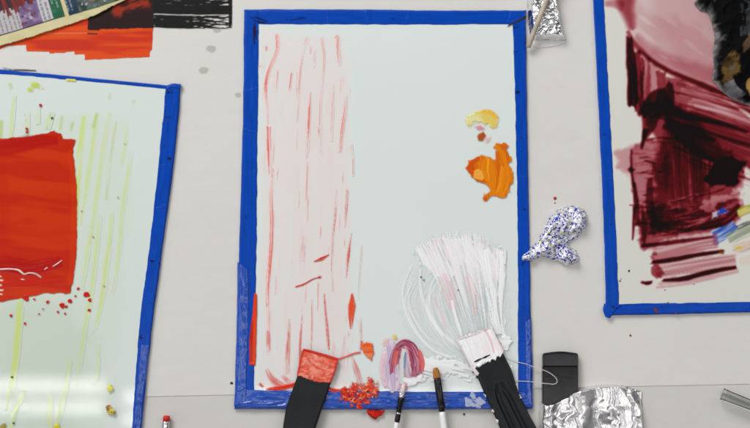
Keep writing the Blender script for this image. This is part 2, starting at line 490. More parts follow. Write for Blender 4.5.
def streak(parent, key, base, name, pts, w, col, m=None, res=0.55, label=None, **kw):
    P = np.array(pts, float); mw = np.max(w) / 2 + 4
    c = Canvas(P[:, 0].min() - mw, P[:, 1].min() - mw, P[:, 0].max() + mw, P[:, 1].max() + mw, res)
    c.stroke(pts, w, col, **kw)
    o = c.build(name, parent, zl(key, base), m)
    if o and label: o['label'] = label
    return o


# ------------------------------------------------------------------ solid builders
def slab(name, poly, z0, z1, m, parent, bevel=0.0008):
    """extruded polygon (pixel outline, bevelled top)"""
    P = np.array(poly, float)
    A = at(P[:, 0], P[:, 1], z0); c = A.mean(0)
    n = len(P)
    B = A.copy(); B[:, 2] = z1 - bevel
    d = c - A; d[:, 2] = 0; d /= np.linalg.norm(d, axis=1)[:, None]
    Ct = A + d * bevel; Ct[:, 2] = z1
    V = np.concatenate([A, B, Ct])
    area = sum(A[i, 0] * A[(i + 1) % n, 1] - A[(i + 1) % n, 0] * A[i, 1] for i in range(n))
    F = []
    for k in range(2):
        for i in range(n):
            j = (i + 1) % n; q = [k * n + i, k * n + j, (k + 1) * n + j, (k + 1) * n + i]
            F.append(q if area > 0 else q[::-1])
    top = [2 * n + i for i in range(n)]; bot = [i for i in range(n)][::-1]
    F.append(top if area > 0 else top[::-1]); F.append(bot if area > 0 else bot[::-1])
    return link(name, V, F, m, parent, smoothf=False)


def tape(parent, name, inner, outer, T, m, wr=0.0, lift=0.0, seed=0, fall=0.13, jo=0.3, both=False, zlow=0.0003):
    """strip of tape folded over a glass edge: inner edge lies on the glass, outer edge drops to the table"""
    I = catmull(inner, 1.5); O = catmull(outer, 1.5)
    n = max(len(I), len(O))
    t = np.linspace(0, 1, n)
    I = np.stack([np.interp(t, np.linspace(0, 1, len(I)), I[:, k]) for k in (0, 1)], 1)
    O = np.stack([np.interp(t, np.linspace(0, 1, len(O)), O[:, k]) for k in (0, 1)], 1)
    L = np.linalg.norm(np.diff((I + O) / 2, axis=0), axis=1).sum()
    sarr = t * L
    dr = (O - I); wd = np.linalg.norm(dr, axis=1)[:, None]; dr = dr / wd
    I = I + dr * ((fbm(sarr / 10, 0.3, seed) - 0.5) * 0.9)[:, None]
    O = O + dr * ((fbm(sarr / 14, 0.7, seed + 2) - 0.5) * 2 * jo)[:, None]
    mcount = 18
    us = np.concatenate([[0.0], np.linspace(0.004, 1, mcount - 1)])
    V = np.zeros((n, mcount, 3)); UV = np.zeros((n, mcount, 2))
    for k, u in enumerate(us):
        q = I * (1 - u) + O * u
        top = T + 0.00022 + lift
        z = np.full(n, top)
        if k == 0: z[:] = T + 0.00004 + (lift * 0.5)
        x = (u - (1 - fall)) / fall
        edge = 1.0
        if x > 0:
            edge = math.sqrt(max(0, 1 - x * x)); z = zlow + (top - zlow) * edge
        if both and u < fall:
            pass
        w = wr * 0.001 * ((fbm(sarr / 7, u * 3.1 + seed, seed + 5) - 0.35) + 0.8 * (1 - np.abs(fbm(sarr / 30, u * 5 + seed, seed + 9) * 2 - 1)) ** 3)
        if 0 < k: z = z + np.maximum(w, -0.0001) * (0.3 + 0.7 * min(1, edge + 0.3)) * (0.2 if k < 2 else 1)
        p = at(q[:, 0], q[:, 1], T if x <= 0 else T * edge)
        p[:, 2] = z
        V[:, k] = p; UV[:, k, 0] = sarr * 0.001; UV[:, k, 1] = u * wd[:, 0] * 0.001
    ids = np.arange(n * mcount).reshape(n, mcount)
    f = np.stack([ids[:-1, :-1].ravel(), ids[1:, :-1].ravel(), ids[1:, 1:].ravel(), ids[:-1, 1:].ravel()], -1)
    a = V[1, 3] - V[0, 3]; b = V[0, 6] - V[0, 3]
    if np.cross(a, b)[2] < 0: f = f[:, ::-1]
    return link(name, V.reshape(-1, 3), f, m, parent, uv=UV.reshape(-1, 2))


def loft(name, pairs, thick, zc, m, parent, sub=6, ns=20, groove=None):
    """flat tool: left/right outline pairs, thickness (mm) and centre height per station -> closed solid"""
    Lp = catmull([p[0] for p in pairs], 1); Rp = catmull([p[1] for p in pairs], 1)
    n = len(pairs) * sub
    tt = np.linspace(0, 1, n)
    ls = np.linspace(0, 1, len(Lp)); rs = np.linspace(0, 1, len(Rp))
    ks = np.linspace(0, 1, len(pairs))
    # resample so that stations correspond
    def rs_pts(side):
        P = np.array([p[side] for p in pairs], float)
        return np.stack([np.interp(tt, ks, P[:, 0]), np.interp(tt, ks, P[:, 1])], 1)
    L, R = rs_pts(0), rs_pts(1)
    for A in (L, R):
        for _ in range(4):
            A[1:-1] = (A[:-2] + 2 * A[1:-1] + A[2:]) / 4
    th = np.interp(tt, ks, thick) * 0.001; z = np.interp(tt, ks, zc) * 0.001
    V = []
    for i in range(n):
        a = at(L[i, 0], L[i, 1], z[i]); b = at(R[i, 0], R[i, 1], z[i])
        c = (a + b) / 2; hx = (b - a) / 2; w = np.linalg.norm(hx)
        rr_ = min(0.45, (0.0016 + th[i] * .25) / w)
        hs = ns // 2
        for k in range(ns):
            q = (1 - 2 * k / hs) if k < hs else (-1 + 2 * (k - hs) / hs)
            px = math.copysign(1 - (1 - abs(q)) ** 1.4, q)
            a_ = (abs(px) - (1 - rr_)) / rr_
            pz = math.sqrt(max(0, 1 - a_ * a_)) if a_ > 0 else 1.0
            zz = (pz if k < hs else -pz) * th[i] / 2
            if groove is not None and k < hs: zz += groove(tt[i], px) * 0.001
            V.append(c + hx * px + np.array([0, 0, zz]))
    F = []
    for i in range(n - 1):
        for k in range(ns):
            k2 = (k + 1) % ns
            F.append([i * ns + k, i * ns + k2, (i + 1) * ns + k2, (i + 1) * ns + k])
    F.append(list(range(ns))[::-1]); F.append([(n - 1) * ns + k for k in range(ns)])
    o = link(name, V, F, m, parent)
    import bmesh
    bm = bmesh.new(); bm.from_mesh(o.data); bmesh.ops.recalc_face_normals(bm, faces=bm.faces); bm.to_mesh(o.data); bm.free()
    return o


def lathe(name, p0, p1, prof, m, parent, z0, z1, ns=18, squash=1.0):
    """round rod along p0->p1 (pixels); prof: (t, radius mm); axis heights z0,z1 in mm"""
    a = at(p0[0], p0[1], z0 * 0.001); b = at(p1[0], p1[1], z1 * 0.001)
    ax = b - a; u = ax / np.linalg.norm(ax); side = np.cross(u, [0, 0, 1.0]); side /= np.linalg.norm(side); up = np.cross(side, u)
    V = []
    for t, r in prof:
        for k in range(ns):
            g = 2 * math.pi * k / ns
            V.append(a + ax * t + side * math.cos(g) * r * 0.001 + up * math.sin(g) * r * 0.001 * squash)
    n = len(prof); F = []
    for i in range(n - 1):
        for k in range(ns):
            k2 = (k + 1) % ns
            F.append([i * ns + k, i * ns + k2, (i + 1) * ns + k2, (i + 1) * ns + k])
    F.append(list(range(ns))[::-1]); F.append([(n - 1) * ns + k for k in range(ns)])
    o = link(name, V, F, m, parent)
    import bmesh
    bm = bmesh.new(); bm.from_mesh(o.data); bmesh.ops.recalc_face_normals(bm, faces=bm.faces); bm.to_mesh(o.data); bm.free()
    return o


def tube(name, pts3, r, m, parent=None, ns=8):
    P = np.array(pts3); T = np.gradient(P, axis=0); T /= np.linalg.norm(T, axis=1)[:, None]
    V = []
    for p, t in zip(P, T):
        s = np.cross(t, [0, 0, 1.0]); s /= np.linalg.norm(s) + 1e-9; u = np.cross(s, t)
        for k in range(ns):
            g = 2 * math.pi * k / ns; V.append(p + r * (s * math.cos(g) + u * math.sin(g)))
    F = [[i * ns + k, i * ns + (k + 1) % ns, (i + 1) * ns + (k + 1) % ns, (i + 1) * ns + k] for i in range(len(P) - 1) for k in range(ns)]
    F += [list(range(ns))[::-1], [(len(P) - 1) * ns + k for k in range(ns)]]
    return link(name, V, F, m, parent)


def relief(name, poly, hfun, m, parent=None, res=0.6, z=0.0, colfun=None, smoothf=True):
    """solid lump with a pixel outline: closed sides down to z, top height from hfun(px, py, sd) in mm"""
    P = np.array(poly, float)
    X, Y = np.meshgrid(np.arange(P[:, 0].min() - 1, P[:, 0].max() + 1, res), np.arange(P[:, 1].min() - 1, P[:, 1].max() + 1, res))
    sd = sdpoly(X, Y, poly)
    vis = sd > -res * 0.7
    cell = vis[:-1, :-1] & vis[1:, :-1] & vis[:-1, 1:] & vis[1:, 1:]
    hh, ww = X.shape; ids = np.arange(hh * ww).reshape(hh, ww)
    f = np.stack([ids[1:, :-1][cell], ids[1:, 1:][cell], ids[:-1, 1:][cell], ids[:-1, :-1][cell]], -1)
    u, inv = np.unique(f, return_inverse=True); f = inv.reshape(f.shape)
    x = X.ravel()[u]; y = Y.ravel()[u]; s = sd.ravel()[u]
    hz = hfun(x, y, np.maximum(s, 0)) * 0.001
    V = at(x, y, z); V[:, 2] = z + hz
    attrs = None
    if colfun is not None:
        attrs = {'paint': np.concatenate([np.clip(colfun(x, y, s, hz * 1000), 0, 1), np.ones((len(x), 1))], 1)}
    # skirt to the base
    from collections import Counter
    e = np.concatenate([f[:, [0, 1]], f[:, [1, 2]], f[:, [2, 3]], f[:, [3, 0]]])
    key = np.sort(e, 1); k1 = key[:, 0].astype(np.int64) * len(x) + key[:, 1]
    uq, cnt = np.unique(k1, return_counts=True)
    be = e[np.isin(k1, uq[cnt == 1])]
    bv = np.unique(be); mp = {int(v): len(V) + i for i, v in enumerate(bv)}
    B = V[bv].copy(); B[:, 2] = z
    V = np.concatenate([V, B])
    if attrs: attrs['paint'] = np.concatenate([attrs['paint'], attrs['paint'][bv]])
    sk = np.array([[mp[int(b)], mp[int(a)]][::-1] + [] for a, b in be])
    sf = np.array([[int(b), int(a), mp[int(a)], mp[int(b)]] for a, b in be])
    f = np.concatenate([f, sf])
    return link(name, V, f, m, parent, attrs=attrs, smoothf=smoothf)


# ================================================================== THE SETTING
def sheet(name, x0, x1, y0, y1, z, m):
    V = [(x0, y0, z), (x1, y0, z), (x1, y1, z), (x0, y1, z)]
    return link(name, V, [[0, 1, 2, 3]], m, None, smoothf=False, loc=(0, 0, z))


tab = sheet('tabletop', -1.3, 1.3, -0.9, 0.9, -0.0006, M_table); tag(tab, kind='structure')
# cover sheet on the table, its near edge runs across the bottom of the picture
pa = at(-700, 414); pb = at(1500, 368)
V = [tuple(pa[:2]) + (0.0,), tuple(pb[:2]) + (0.0,), (1.2, 0.85, 0.0), (-1.2, 0.85, 0.0)]
V += [(v[0], v[1], -0.0005) for v in V]
cov = link('table_paper', V, [[0, 1, 2, 3], [4, 5, 1, 0], [7, 6, 5, 4], [5, 6, 2, 1], [6, 7, 3, 2], [7, 4, 0, 3]], M_paper, None, smoothf=False, loc=(0, 0, 0))
tag(cov, kind='structure')
c = Canvas(195, 20, 250, 105, 0.7)
for (x, y, rx, ry) in ((217, 30, 4, 2.5), (211, 49, 5, 3.6), (203.5, 70.5, 5, 3.6), (238, 95, 3, 2.4)):
    c.fill([(x + rx * math.cos(a), y + ry * math.sin(a)) for a in np.linspace(0, 6.28, 14)[:-1]], alb(172, 168, 158), 0.36, soft=2.4, jit=0.6, h=0.0)
c.build('water_mark', cov, 0.00003, M_matt)
c = Canvas(0, 60, 45, 76, 0.5)
c.stroke([(2, 68.5), (14, 70), (26, 70.5), (37, 71)], [1.2, 2, 2, 1.5], alb(96, 82, 72), 0.8, dry=0.35, bris=0.8, slen=9, h=0.05, seed=3)
c.build('pencil_smudge', cov, 0.00004, M_matt)


def dots(parent, key, base, name, lst, col, hmm=0.25, m=None, res=0.4):
    for (x, y, r) in lst:
        c = Canvas(x - r - 2, y - r - 2, x + r + 2, y + r + 2, res)
        ph = random.random() * 6
        c.fill([(x + r * (1 + .2 * math.sin(3 * a + ph)) * math.cos(a), y + r * (1 + .2 * math.cos(2 * a + ph)) * math.sin(a)) for a in np.linspace(0, 6.283, 13)[:-1]],
               col, 1, soft=0.8, jit=0.3, h=hmm)
        c.build(name, parent, zl(key, base), m)


dots(cov, 'tab', 0.00005, 'paint_drop', [(555, 198.5, 1.6), (555, 203, 0.8)], alb(168, 62, 52))
dots(cov, 'tab', 0.00005, 'paint_drop', [(630.5, 335.5, 1.1)], alb(150, 30, 40))
dots(cov, 'tab', 0.00005, 'paint_drop', [(231.5, 383, 1.3), (464, 414, 1.1)], alb(70, 55, 45))

# ================================================================== CENTRAL PALETTE
T = 0.0032
ctr = thing('glass_palette', at(384, 212, 0), 'pale glass palette with red streaks, orange dab and brushed white swirl, framed in blue tape', 'palette', 'blue taped glass palettes')
BASES[ctr.name] = Base(alb(215, 221, 217.5))
gl = slab('glass_sheet', [(248.5, 14), (522.5, 14), (527, 404), (240.5, 404)], 0.0003, T, M_glass, ctr)
tape(ctr, 'tape_strip', [(250, 24.5), (330, 24.5), (420, 24.7), (521, 24.5)], [(244, 9.5), (340, 9.5), (430, 10.5), (526.5, 10.5)], T, M_tape, wr=0.10, seed=1)
tape(ctr, 'tape_strip', [(258.5, 12), (258.5, 60), (257.5, 150), (256.5, 240), (255, 320), (254, 404)], [(244, 10), (243, 110), (240, 220), (237, 330), (234.5, 408)], T, M_tape, wr=0.15, lift=0.00025, seed=2)
tape(ctr, 'tape_strip', [(512.5, 20), (514, 60), (515.5, 120), (517.5, 210), (518, 320), (518.5, 404)], [(526, 10), (527, 110), (529, 210), (531, 320), (532.5, 408)], T, M_tape, wr=0.18, lift=0.00025, seed=3)
tape(ctr, 'tape_strip', [(246, 390), (330, 390.5), (420, 391.5), (524, 391.5)], [(234.5, 408), (330, 408.5), (430, 409), (532.5, 408.5)], T, M_tapeW, wr=0.85, lift=0.0005, seed=4, fall=0.3)
# loose second layer of tape along the lower left edge and the near edge
tape(ctr, 'tape_layer', [(248, 270), (248, 320), (247, 360), (246, 400)], [(237.5, 262), (236.8, 320), (235.4, 370), (234, 406)], T, M_tapeW, wr=0.7, lift=0.0007, seed=6, fall=0.45)
tape(ctr, 'tape_layer', [(525, 322), (526, 360), (526, 402)], [(531.5, 318), (532.5, 360), (533, 407)], T, M_tapeW, wr=0.9, lift=0.0007, seed=7, fall=0.5)
tape(ctr, 'tape_layer', [(243, 400.5), (330, 400.5), (430, 402), (528, 401)], [(234, 409), (330, 409.5), (430, 409.5), (533, 409)], T, M_tapeW, wr=1.0, lift=0.0012, seed=8, fall=0.45)
# folded corner of tape (diagonal crease)
tape(ctr, 'tape_corner', [(509, 24.5), (516, 21), (525.5, 15)], [(507, 27.5), (514, 24), (526.5, 18)], T, plain('dark_tape_fold', alb(18, 24, 50), 0.5), wr=0.2, lift=0.0006, seed=9, fall=0.05, zlow=T + 0.0004)
c = Canvas(240, 15, 310, 50, 0.5)
c.stroke([(254, 22), (253.5, 30), (254.5, 44)], [3, 6, 3], alb(12, 22, 60), 0.9, dry=0.45, bris=1, slen=7, h=0.03, seed=1)
c.stroke([(250, 17), (262, 21), (268, 22)], [2, 5, 2], alb(12, 22, 60), 0.85, dry=0.5, bris=0.9, slen=7, h=0.03, seed=2)
c.stroke([(284, 21), (296, 18.5), (306, 17.5)], 2.5, alb(12, 22, 60), 0.7, dry=0.55, bris=0.8, slen=9, h=0.03, seed=3)
c.build('dark_scuff', ctr, T + 0.00075, M_matt)

G = T + 0.00001
RED, ORG = alb(224, 88, 72), alb(232, 84, 44)
PNK = alb(226, 168, 164)
c = Canvas(256, 26, 362, 392, 0.65)
c.fill([(263, 32), (343, 36), (350, 120), (351, 250), (350, 330), (354, 389), (260, 389), (261, 200)], alb(229, 206, 203), 0.38, soft=12, jit=4, js=14, ang=math.pi / 2, sx=90, sy=5, h=0.03, dry=0.1, seed=2)
c.fill([(290, 60), (346, 80), (348, 250), (340, 330), (305, 330), (285, 200)], alb(228, 196, 196), 0.1, soft=24, jit=6, js=18, ang=math.pi / 2, sx=60, sy=7, h=0.02, dry=0.3, seed=5)
for k in range(46):
    x = random.uniform(262, 350); y = random.uniform(35, 360); L = random.uniform(15, 70)
    c.stroke([(x, y), (x - L * 0.02, y + L * .5), (x - L * 0.05 + random.uniform(-2, 2), y + L)], random.uniform(1.2, 4), alb(232, 150, 144), random.uniform(0.02, 0.09), dry=0.3, soft=1.5, h=0.04, fin=0.3, fout=0.4, seed=k)
for k in range(14):
    x = random.uniform(275, 325); y = random.uniform(60, 330)
    c.stroke([(x, y), (x + 10, y - 0.6), (x + 22, y + 0.8)], 1.2, alb(232, 170, 168), 0.05, dry=0.3, soft=1.2, h=0.02, seed=k + 90)
for k in range(54):
    x = random.choice([268, 276, 290, 300, 308, 321, 333, 342, 347, 352]) + random.gauss(0, 2.2); y = random.uniform(40, 350); L = random.uniform(8, 46)
    c.stroke([(x, y), (x - L * .015 + random.uniform(-.6, .6), y + L * .5), (x - L * .04, y + L)], random.uniform(.8, 1.5), alb(226, 104, 90), random.uniform(.25, .65), dry=.42, bris=.8, slen=16, soft=.8, h=.06, fin=.3, fout=.3, seed=k + 400)
c.build('paint_wash', ctr, zl('c', G), M_wash)['label'] = 'translucent pale pink wash'


def red(pts, w, op=0.8, dry=0.15, col=RED, **kw):
    kw.setdefault('fin', 0.25); kw.setdefault('fout', 0.35); h = kw.pop('h', 0.14); sf = kw.pop('soft', 1.0); sl = kw.pop('slen', 26); br = kw.pop('bris', .9)
    P = np.array(pts, float); w = np.array(w, float) * 0.85; mw = np.max(w) / 2 + 4; sd = int(pts[0][0] * 7 + pts[0][1])
    c = Canvas(P[:, 0].min() - mw, P[:, 1].min() - mw, P[:, 0].max() + mw, P[:, 1].max() + mw, .5)
    c.stroke(pts, w * 1.25, np.asarray(col) * .55 + alb(232, 160, 152) * .45, op * .3, dry=.08, soft=1.7, h=h * .5, seed=sd, **kw)
    c.stroke(pts, w, col, op * .98, dry=dry + .2, soft=sf * .8, h=h, bris=br * .75, slen=sl, seed=sd + 1, **kw)
    c.build('paint_streak', ctr, zl('c', G), M_oil)


red([(277, 34), (278, 46), (276, 55), (271, 67), (267, 79), (266, 92), (267.5, 108), (268, 126)], [4.5, 5, 5, 5, 4, 3, 2, 2], 0.85, 0.32, bris=0.9, slen=60, fin=0)
red([(268.5, 126), (269, 150), (270, 174)], [5, 5, 3], 0.85, 0.3, bris=0.9, slen=50, fin=0)
red([(273, 168), (271, 195), (271.5, 222), (270.5, 250), (268, 285), (268.5, 320), (268, 356)], [1.5, 3.6, 4.6, 4.8, 4.6, 4, 2], 0.8, 0.36, bris=0.9, slen=70, fin=0)
red([(266.3, 46), (266.7, 52)], [2.4, 1.4], 0.9, 0, fin=0, fout=0)
red([(257, 66), (263, 65)], 2, 0.7, 0.4, fin=0)
red([(277.5, 70), (276, 92)], 1.2, 0.35, 0.2)
red([(291.5, 72), (289.3, 91)], 1.5, 0.75, 0.05, fin=0)
red([(307.5, 37), (303.5, 48)], [3, 2], 0.7, 0.2, fin=0)
red([(303.5, 47), (300.5, 68), (298.5, 95), (297, 122)], [1.6, 1.8, 1.6, 1], 0.5, 0.2)
red([(314, 50), (314, 68)], 2.2, 0.35, 0.4)
red([(321, 37), (323.5, 50), (324, 60), (322, 85), (320, 110), (319.5, 152)], [2.5, 1.6, 1.2, 2, 2, 1], 0.4, 0.25, fin=0)
red([(335, 38), (337.5, 37.5), (338, 50), (339.5, 66)], [2, 3.6, 4, 2.5], 0.85, 0.3, bris=1, fin=0)
red([(310, 92), (309, 115), (307, 152)], [2, 2.6, 2.6], 0.75, 0.2, fin=0.4)
red([(306.7, 153), (306.5, 158)], 1.2, 0.4, 0)
red([(333, 84), (332, 110), (331.5, 142)], [1.6, 2.4, 2.2], 0.45, 0.2)
red([(346, 95), (345, 110), (342, 130), (340, 152)], [1.6, 3, 2.8, 2.6], 0.7, 0.15)
red([(318.7, 126), (318.8, 136)], 1.8, 0.6, 0)
red([(351, 143), (352.5, 160), (353, 176)], [1.6, 1.8, 1.4], 0.65, 0.3, fout=0)
red([(347.5, 189), (346.5, 205), (344.5, 228)], [2.4, 2.6, 1.8], 0.7, 0.25, fin=0)
red([(337, 188), (335, 215), (332.5, 240), (332, 262), (333, 292)], [1.2, 2.2, 2.4, 2, 1.4], 0.6, 0.3)
red([(352, 232), (348.5, 252), (346, 278)], [1.4, 3.6, 2], 0.6, 0.25)
red([(304, 235), (302, 262)], [4, 6], 0.16, 0.3)
red([(313.5, 261.8), (320, 259.5), (328.5, 255)], [1.2, 4, 1.4], 0.95, 0, alb(214, 62, 42), fin=0, fout=0, h=0.5)
red([(295, 287), (304, 284), (312, 279.5), (319, 277)], [1.4, 1.8, 1.4, 1.2], 0.9, 0, alb(206, 62, 52), fin=0, fout=0, h=0.4, soft=.8)
red([(318, 277.3), (321, 276.8)], 2.6, 0.9, 0, alb(206, 62, 52), fin=0, fout=0, h=0.4)
red([(352, 293), (352, 304), (351, 317), (351, 330)], [1.5, 8, 5.5, 1.5], 0.92, 0.02, alb(226, 84, 46), fin=0, fout=0.35, h=0.35, jit=0.06)
red([(324.5, 293), (325.5, 312), (327.5, 334), (328.5, 350)], [1.4, 3, 3.2, 2.4], 0.75, 0.15)
red([(312, 299), (312, 325), (311, 350)], [1.2, 2, 1.6], 0.55, 0.2)
red([(302, 315), (300, 345), (300, 372)], [1.4, 2.6, 2], 0.5, 0.2)
red([(289, 318), (288, 350), (287, 375)], [1.6, 4.5, 6], 0.62, 0.25)
red([(268, 330), (268.5, 352)], 5, 0.35, 0.2)
red([(362, 245), (360, 275), (358, 300)], 2, 0.22, 0.3)
red([(360, 318), (361, 345)], [4, 2], 0.3, 0.3)
red([(345, 335), (341, 372)], [2, 6], 0.26, 0.3)
red([(350, 352), (357, 372), (362, 388)], [2, 6, 7], 0.42, 0.25)
red([(266, 368), (273, 380), (287, 388)], [3.5, 8, 6], 0.62, 0.2, fout=0)
red([(281, 375), (291, 383)], [3, 7], 0.55, 0.25)
red([(259, 383), (263, 387)], 2.6, 0.9, 0, fin=0)
red([(266, 389), (282, 387.5), (297, 384)], [2, 5.5, 6], 0.95, 0.05, alb(224, 58, 32), fin=0, fout=0, h=0.6)
red([(326, 388), (338, 391), (352, 390)], [4, 5, 4], 0.95, 0.08, alb(220, 54, 30), fin=0, fout=0, h=0.6)
red([(337, 359.5), (346, 356.5), (354, 353.5), (361, 352)], [2, 1.6, 2, 2.4], 0.9, 0, alb(214, 84, 66), fin=0, fout=0, h=0.4)
# orange-red paint along the tape edge
c = Canvas(246, 288, 264, 370, 0.5)
c.stroke([(255.5, 293), (255, 310), (253.5, 335), (252.5, 365)], [2.5, 4.5, 5.5, 6], alb(222, 66, 30), 1, dry=0.03, h=0.4, seed=2)
c.stroke([(252, 320), (251, 345), (251.5, 362)], [2, 4, 3], alb(170, 44, 30), 0.8, dry=0.2, h=0.5, seed=4)
c.build('paint_or_glare_ridge', ctr, T + 0.0007, M_oil)
# orange petal-shaped dab
c = Canvas(352, 336, 380, 368, 0.45)
c.fill([(361, 346), (366, 342), (372, 344), (373.5, 352), (371, 360), (368, 357), (363, 353)], alb(230, 92, 40), 0.95, soft=1.2, jit=1, h=0.7, col2=alb(224, 130, 92), seed=3)
c.stroke([(362, 340), (360.5, 350)], 2.4, alb(226, 100, 70), 0.7, dry=0.2, seed=8)
c.build('paint_dab', ctr, zl('c', G), M_oil)['label'] = 'small orange dab'
# red crumbly scraped paint over the near tape
c = Canvas(330, 376, 388, 410, 0.4)
mess = [(341, 389), (350, 386), (356, 383), (362, 385), (368, 380), (374, 382), (377, 390), (372, 399), (364, 403), (361, 408), (354, 406), (346, 401), (341, 397)]
c.fill(mess, alb(222, 82, 58), 0.9, soft=1.0, jit=4, js=3, col2=alb(196, 52, 36), ang=0.6, sx=3, sy=2, h=1.2, dry=0.28, seed=4)
for k in range(46):
    x = random.uniform(342, 376); y = random.uniform(382, 405); a = random.uniform(-1, 1); l = random.uniform(2, 6)
    if sdpoly(np.array([x]), np.array([y]), mess)[0] < -1: continue
    c.stroke([(x, y), (x + l * math.cos(a), y + l * math.sin(a))], random.uniform(0.8, 2.2), random.choice([alb(228, 96, 74), alb(236, 150, 130), alb(200, 54, 40), alb(222, 120, 50), alb(228, 180, 130)]), 0.95, h=random.uniform(0.8, 2.0), soft=0.7, jit=0.3, seed=k)
c.build('scraped_paint', ctr, T + 0.0013, M_oil)['label'] = 'crumbly red paint scrapings'

# orange and yellow dabs on the right of the central palette
c = Canvas(460, 105, 520, 205, 0.45)
c.fill([(467, 116), (474, 112), (484, 110.5), (492, 113), (498, 119), (497, 125), (490, 127), (484, 122), (476, 122), (468, 127), (466, 121)], alb(240, 205, 96), 0.75, soft=2.2, jit=2.4, js=4, col2=alb(244, 228, 160), sx=8, sy=2.5, h=0.35, seed=1)
c.stroke([(480, 111), (490, 112), (497, 119)], [2, 4, 5], alb(233, 178, 50), 0.75, dry=0.2, h=0.4, seed=2)
c.fill([(474, 126), (480, 125), (484, 129), (478, 130.5)], alb(224, 130, 140), 0.6, soft=1.6, jit=1, h=0.2, seed=5)
c.fill([(478, 134), (483, 131), (486, 135), (483, 141), (477, 141)], alb(176, 84, 26), 0.9, soft=1.2, jit=1, h=0.4, seed=6)
c.fill([(485, 137), (491, 136), (490, 141), (486, 143)], alb(232, 190, 180), 0.6, soft=1.5, jit=1, h=0.2, seed=7)
c.build('paint_dab', ctr, zl('c', G), M_oil)['label'] = 'soft yellow and pink dab'
c = Canvas(460, 138, 520, 206, 0.4)
O1, O2, O3 = alb(222, 128, 28), alb(206, 98, 26), alb(232, 156, 52)
c.fill([(497, 144), (503, 143), (509, 146), (506, 150), (509, 154), (512, 160), (508, 164), (513, 172), (513.5, 180), (510, 190), (507, 197), (500, 198), (492, 197), (484, 201), (483, 195), (490, 190), (487, 184), (478, 181), (470, 175), (466, 168), (469, 161), (475, 158), (481, 155), (490, 157), (495, 160), (497, 152), (494, 148)],
       O1, 0.95, soft=1.2, jit=1.4, js=3.5, col2=O2, ang=1.3, sx=16, sy=3, mixb=-0.12, h=0.7, seed=3)
c.fill([(466, 168), (471, 160), (479, 158), (474, 166), (478, 174), (488, 183), (476, 181)], alb(200, 82, 30), 0.9, soft=1.4, jit=1, h=0.9, seed=8)
c.fill([(474, 171), (478, 168), (487, 175), (482, 181), (474, 178)], alb(232, 168, 72), 0.9, soft=1, jit=0.8, h=1.2, seed=9)
c.stroke([(487, 158), (486, 170), (488, 182)], [6, 9, 6], O1, 0.9, dry=0.05, col2=O3, mixb=-0.2, h=1.0, seed=10)
c.stroke([(497, 150), (498, 170), (496, 190)], [4, 1.6, 2], O2, 0.8, dry=0.1, h=0.6, seed=11)
c.stroke([(504, 166), (504, 182), (500, 194)], [8, 11, 8], O1, 0.85, dry=0.05, col2=alb(228, 142, 44), h=1.0, seed=12)
c.stroke([(486, 197), (484, 201)], [5, 4], alb(206, 86, 28), 0.9, h=0.6, seed=13)
c.h *= .35
c.build('paint_dab', ctr, zl('c', G), M_oil)['label'] = 'thick orange dab'

# white swirl
WH, WP = alb(240, 238, 238), alb(238, 222, 224)
c = Canvas(396, 222, 520, 384, 0.55)
c.fill([(420, 250), (440, 240), (470, 236), (500, 246), (512, 330), (514, 370), (470, 370), (420, 370), (402, 310)], alb(224, 230, 229), 0.30, soft=8, jit=4, js=12, ang=1.2, sx=30, sy=3, h=0.04, dry=0.2, seed=1)
# round sweeping marks lower left
for k in range(24):
    t = random.random(); q = t * 34
    x0 = 416 + q * 1.1 + random.uniform(-3, 3); y0 = 254 + random.uniform(0, 26) + q * .3
    xb = 402 + q * 1.25; yb = 300 + random.uniform(-8, 8)
    xe = 446 + q * .75 + random.uniform(-8, 8); ye = 358 - q * .25 + random.uniform(-6, 6)
    f0 = random.uniform(0, .35); 
    P = catmull([(x0, y0), (xb, yb), (xb + (xe - xb) * .4, yb + (ye - yb) * .66), (xe, ye)], 4)
    P = P[int(len(P) * f0):int(len(P) * random.uniform(.75, 1))]
    ww = random.choice([1.2, 1.8, 2.4, 4, 6.5])
    c.stroke(P, [ww * .4, ww, ww, ww * .5], WH, random.uniform(.3, .7) if ww < 3 else random.uniform(.25, .5), dry=random.uniform(.1, .35), bris=0.9, slen=60, h=0.25, soft=1.3, fin=0.2, fout=.2, seed=k + 20)
c.stroke([(414, 262), (404, 285), (404, 305), (413, 328), (432, 349), (452, 358)], [1, 1.6, 1.8, 1.6, 2.6, 3], WH, .7, dry=.15, h=.3, soft=1, seed=501)
c.stroke([(420, 268), (422, 296), (436, 326), (462, 350)], [2, 4, 4, 3], WH, .7, dry=.2, h=.3, soft=1.3, seed=502)
# fan of down-strokes
for k in range(30):
    t = k / 29
    x0 = 417 + 86 * t; y0 = 245 - 11 * math.sin(math.pi * min(1, t * 1.05)) + random.uniform(-3, 3) + (6 if t > .8 else 0)
    ln = random.uniform(0.55, 1.0)
    xe = 466 + 36 * t; ye = 345 + 12 * t
    x1 = x0 + (xe - x0) * ln; y1 = y0 + (ye - y0) * ln
    xm = (x0 * 0.55 + x1 * .45) + (3 - 3 * t); ym = (y0 + y1) / 2
    c.stroke([(x0, y0), (xm, ym), (x1, y1)], [7, 5, 3, 2], WH if random.random() < .8 else WP, random.uniform(0.5, 0.9), dry=random.uniform(0.3, 0.5), bris=1.0, slen=40, h=0.45, soft=1.0, fout=0.35, rag=7, col2=WP, mixb=-0.2, seed=k + 40)
c.fill([(414, 251), (424, 243), (437, 238), (458, 236), (474, 238), (484, 246), (492, 250), (501, 247), (502, 262), (498, 275), (480, 268), (464, 262), (450, 280), (432, 274), (420, 262)], WH, 0.8, soft=2, jit=4, js=3, col2=WP, ang=1.1, sx=18, sy=1.3, mixb=-0.1, h=0.35, dry=0.28, seed=6)
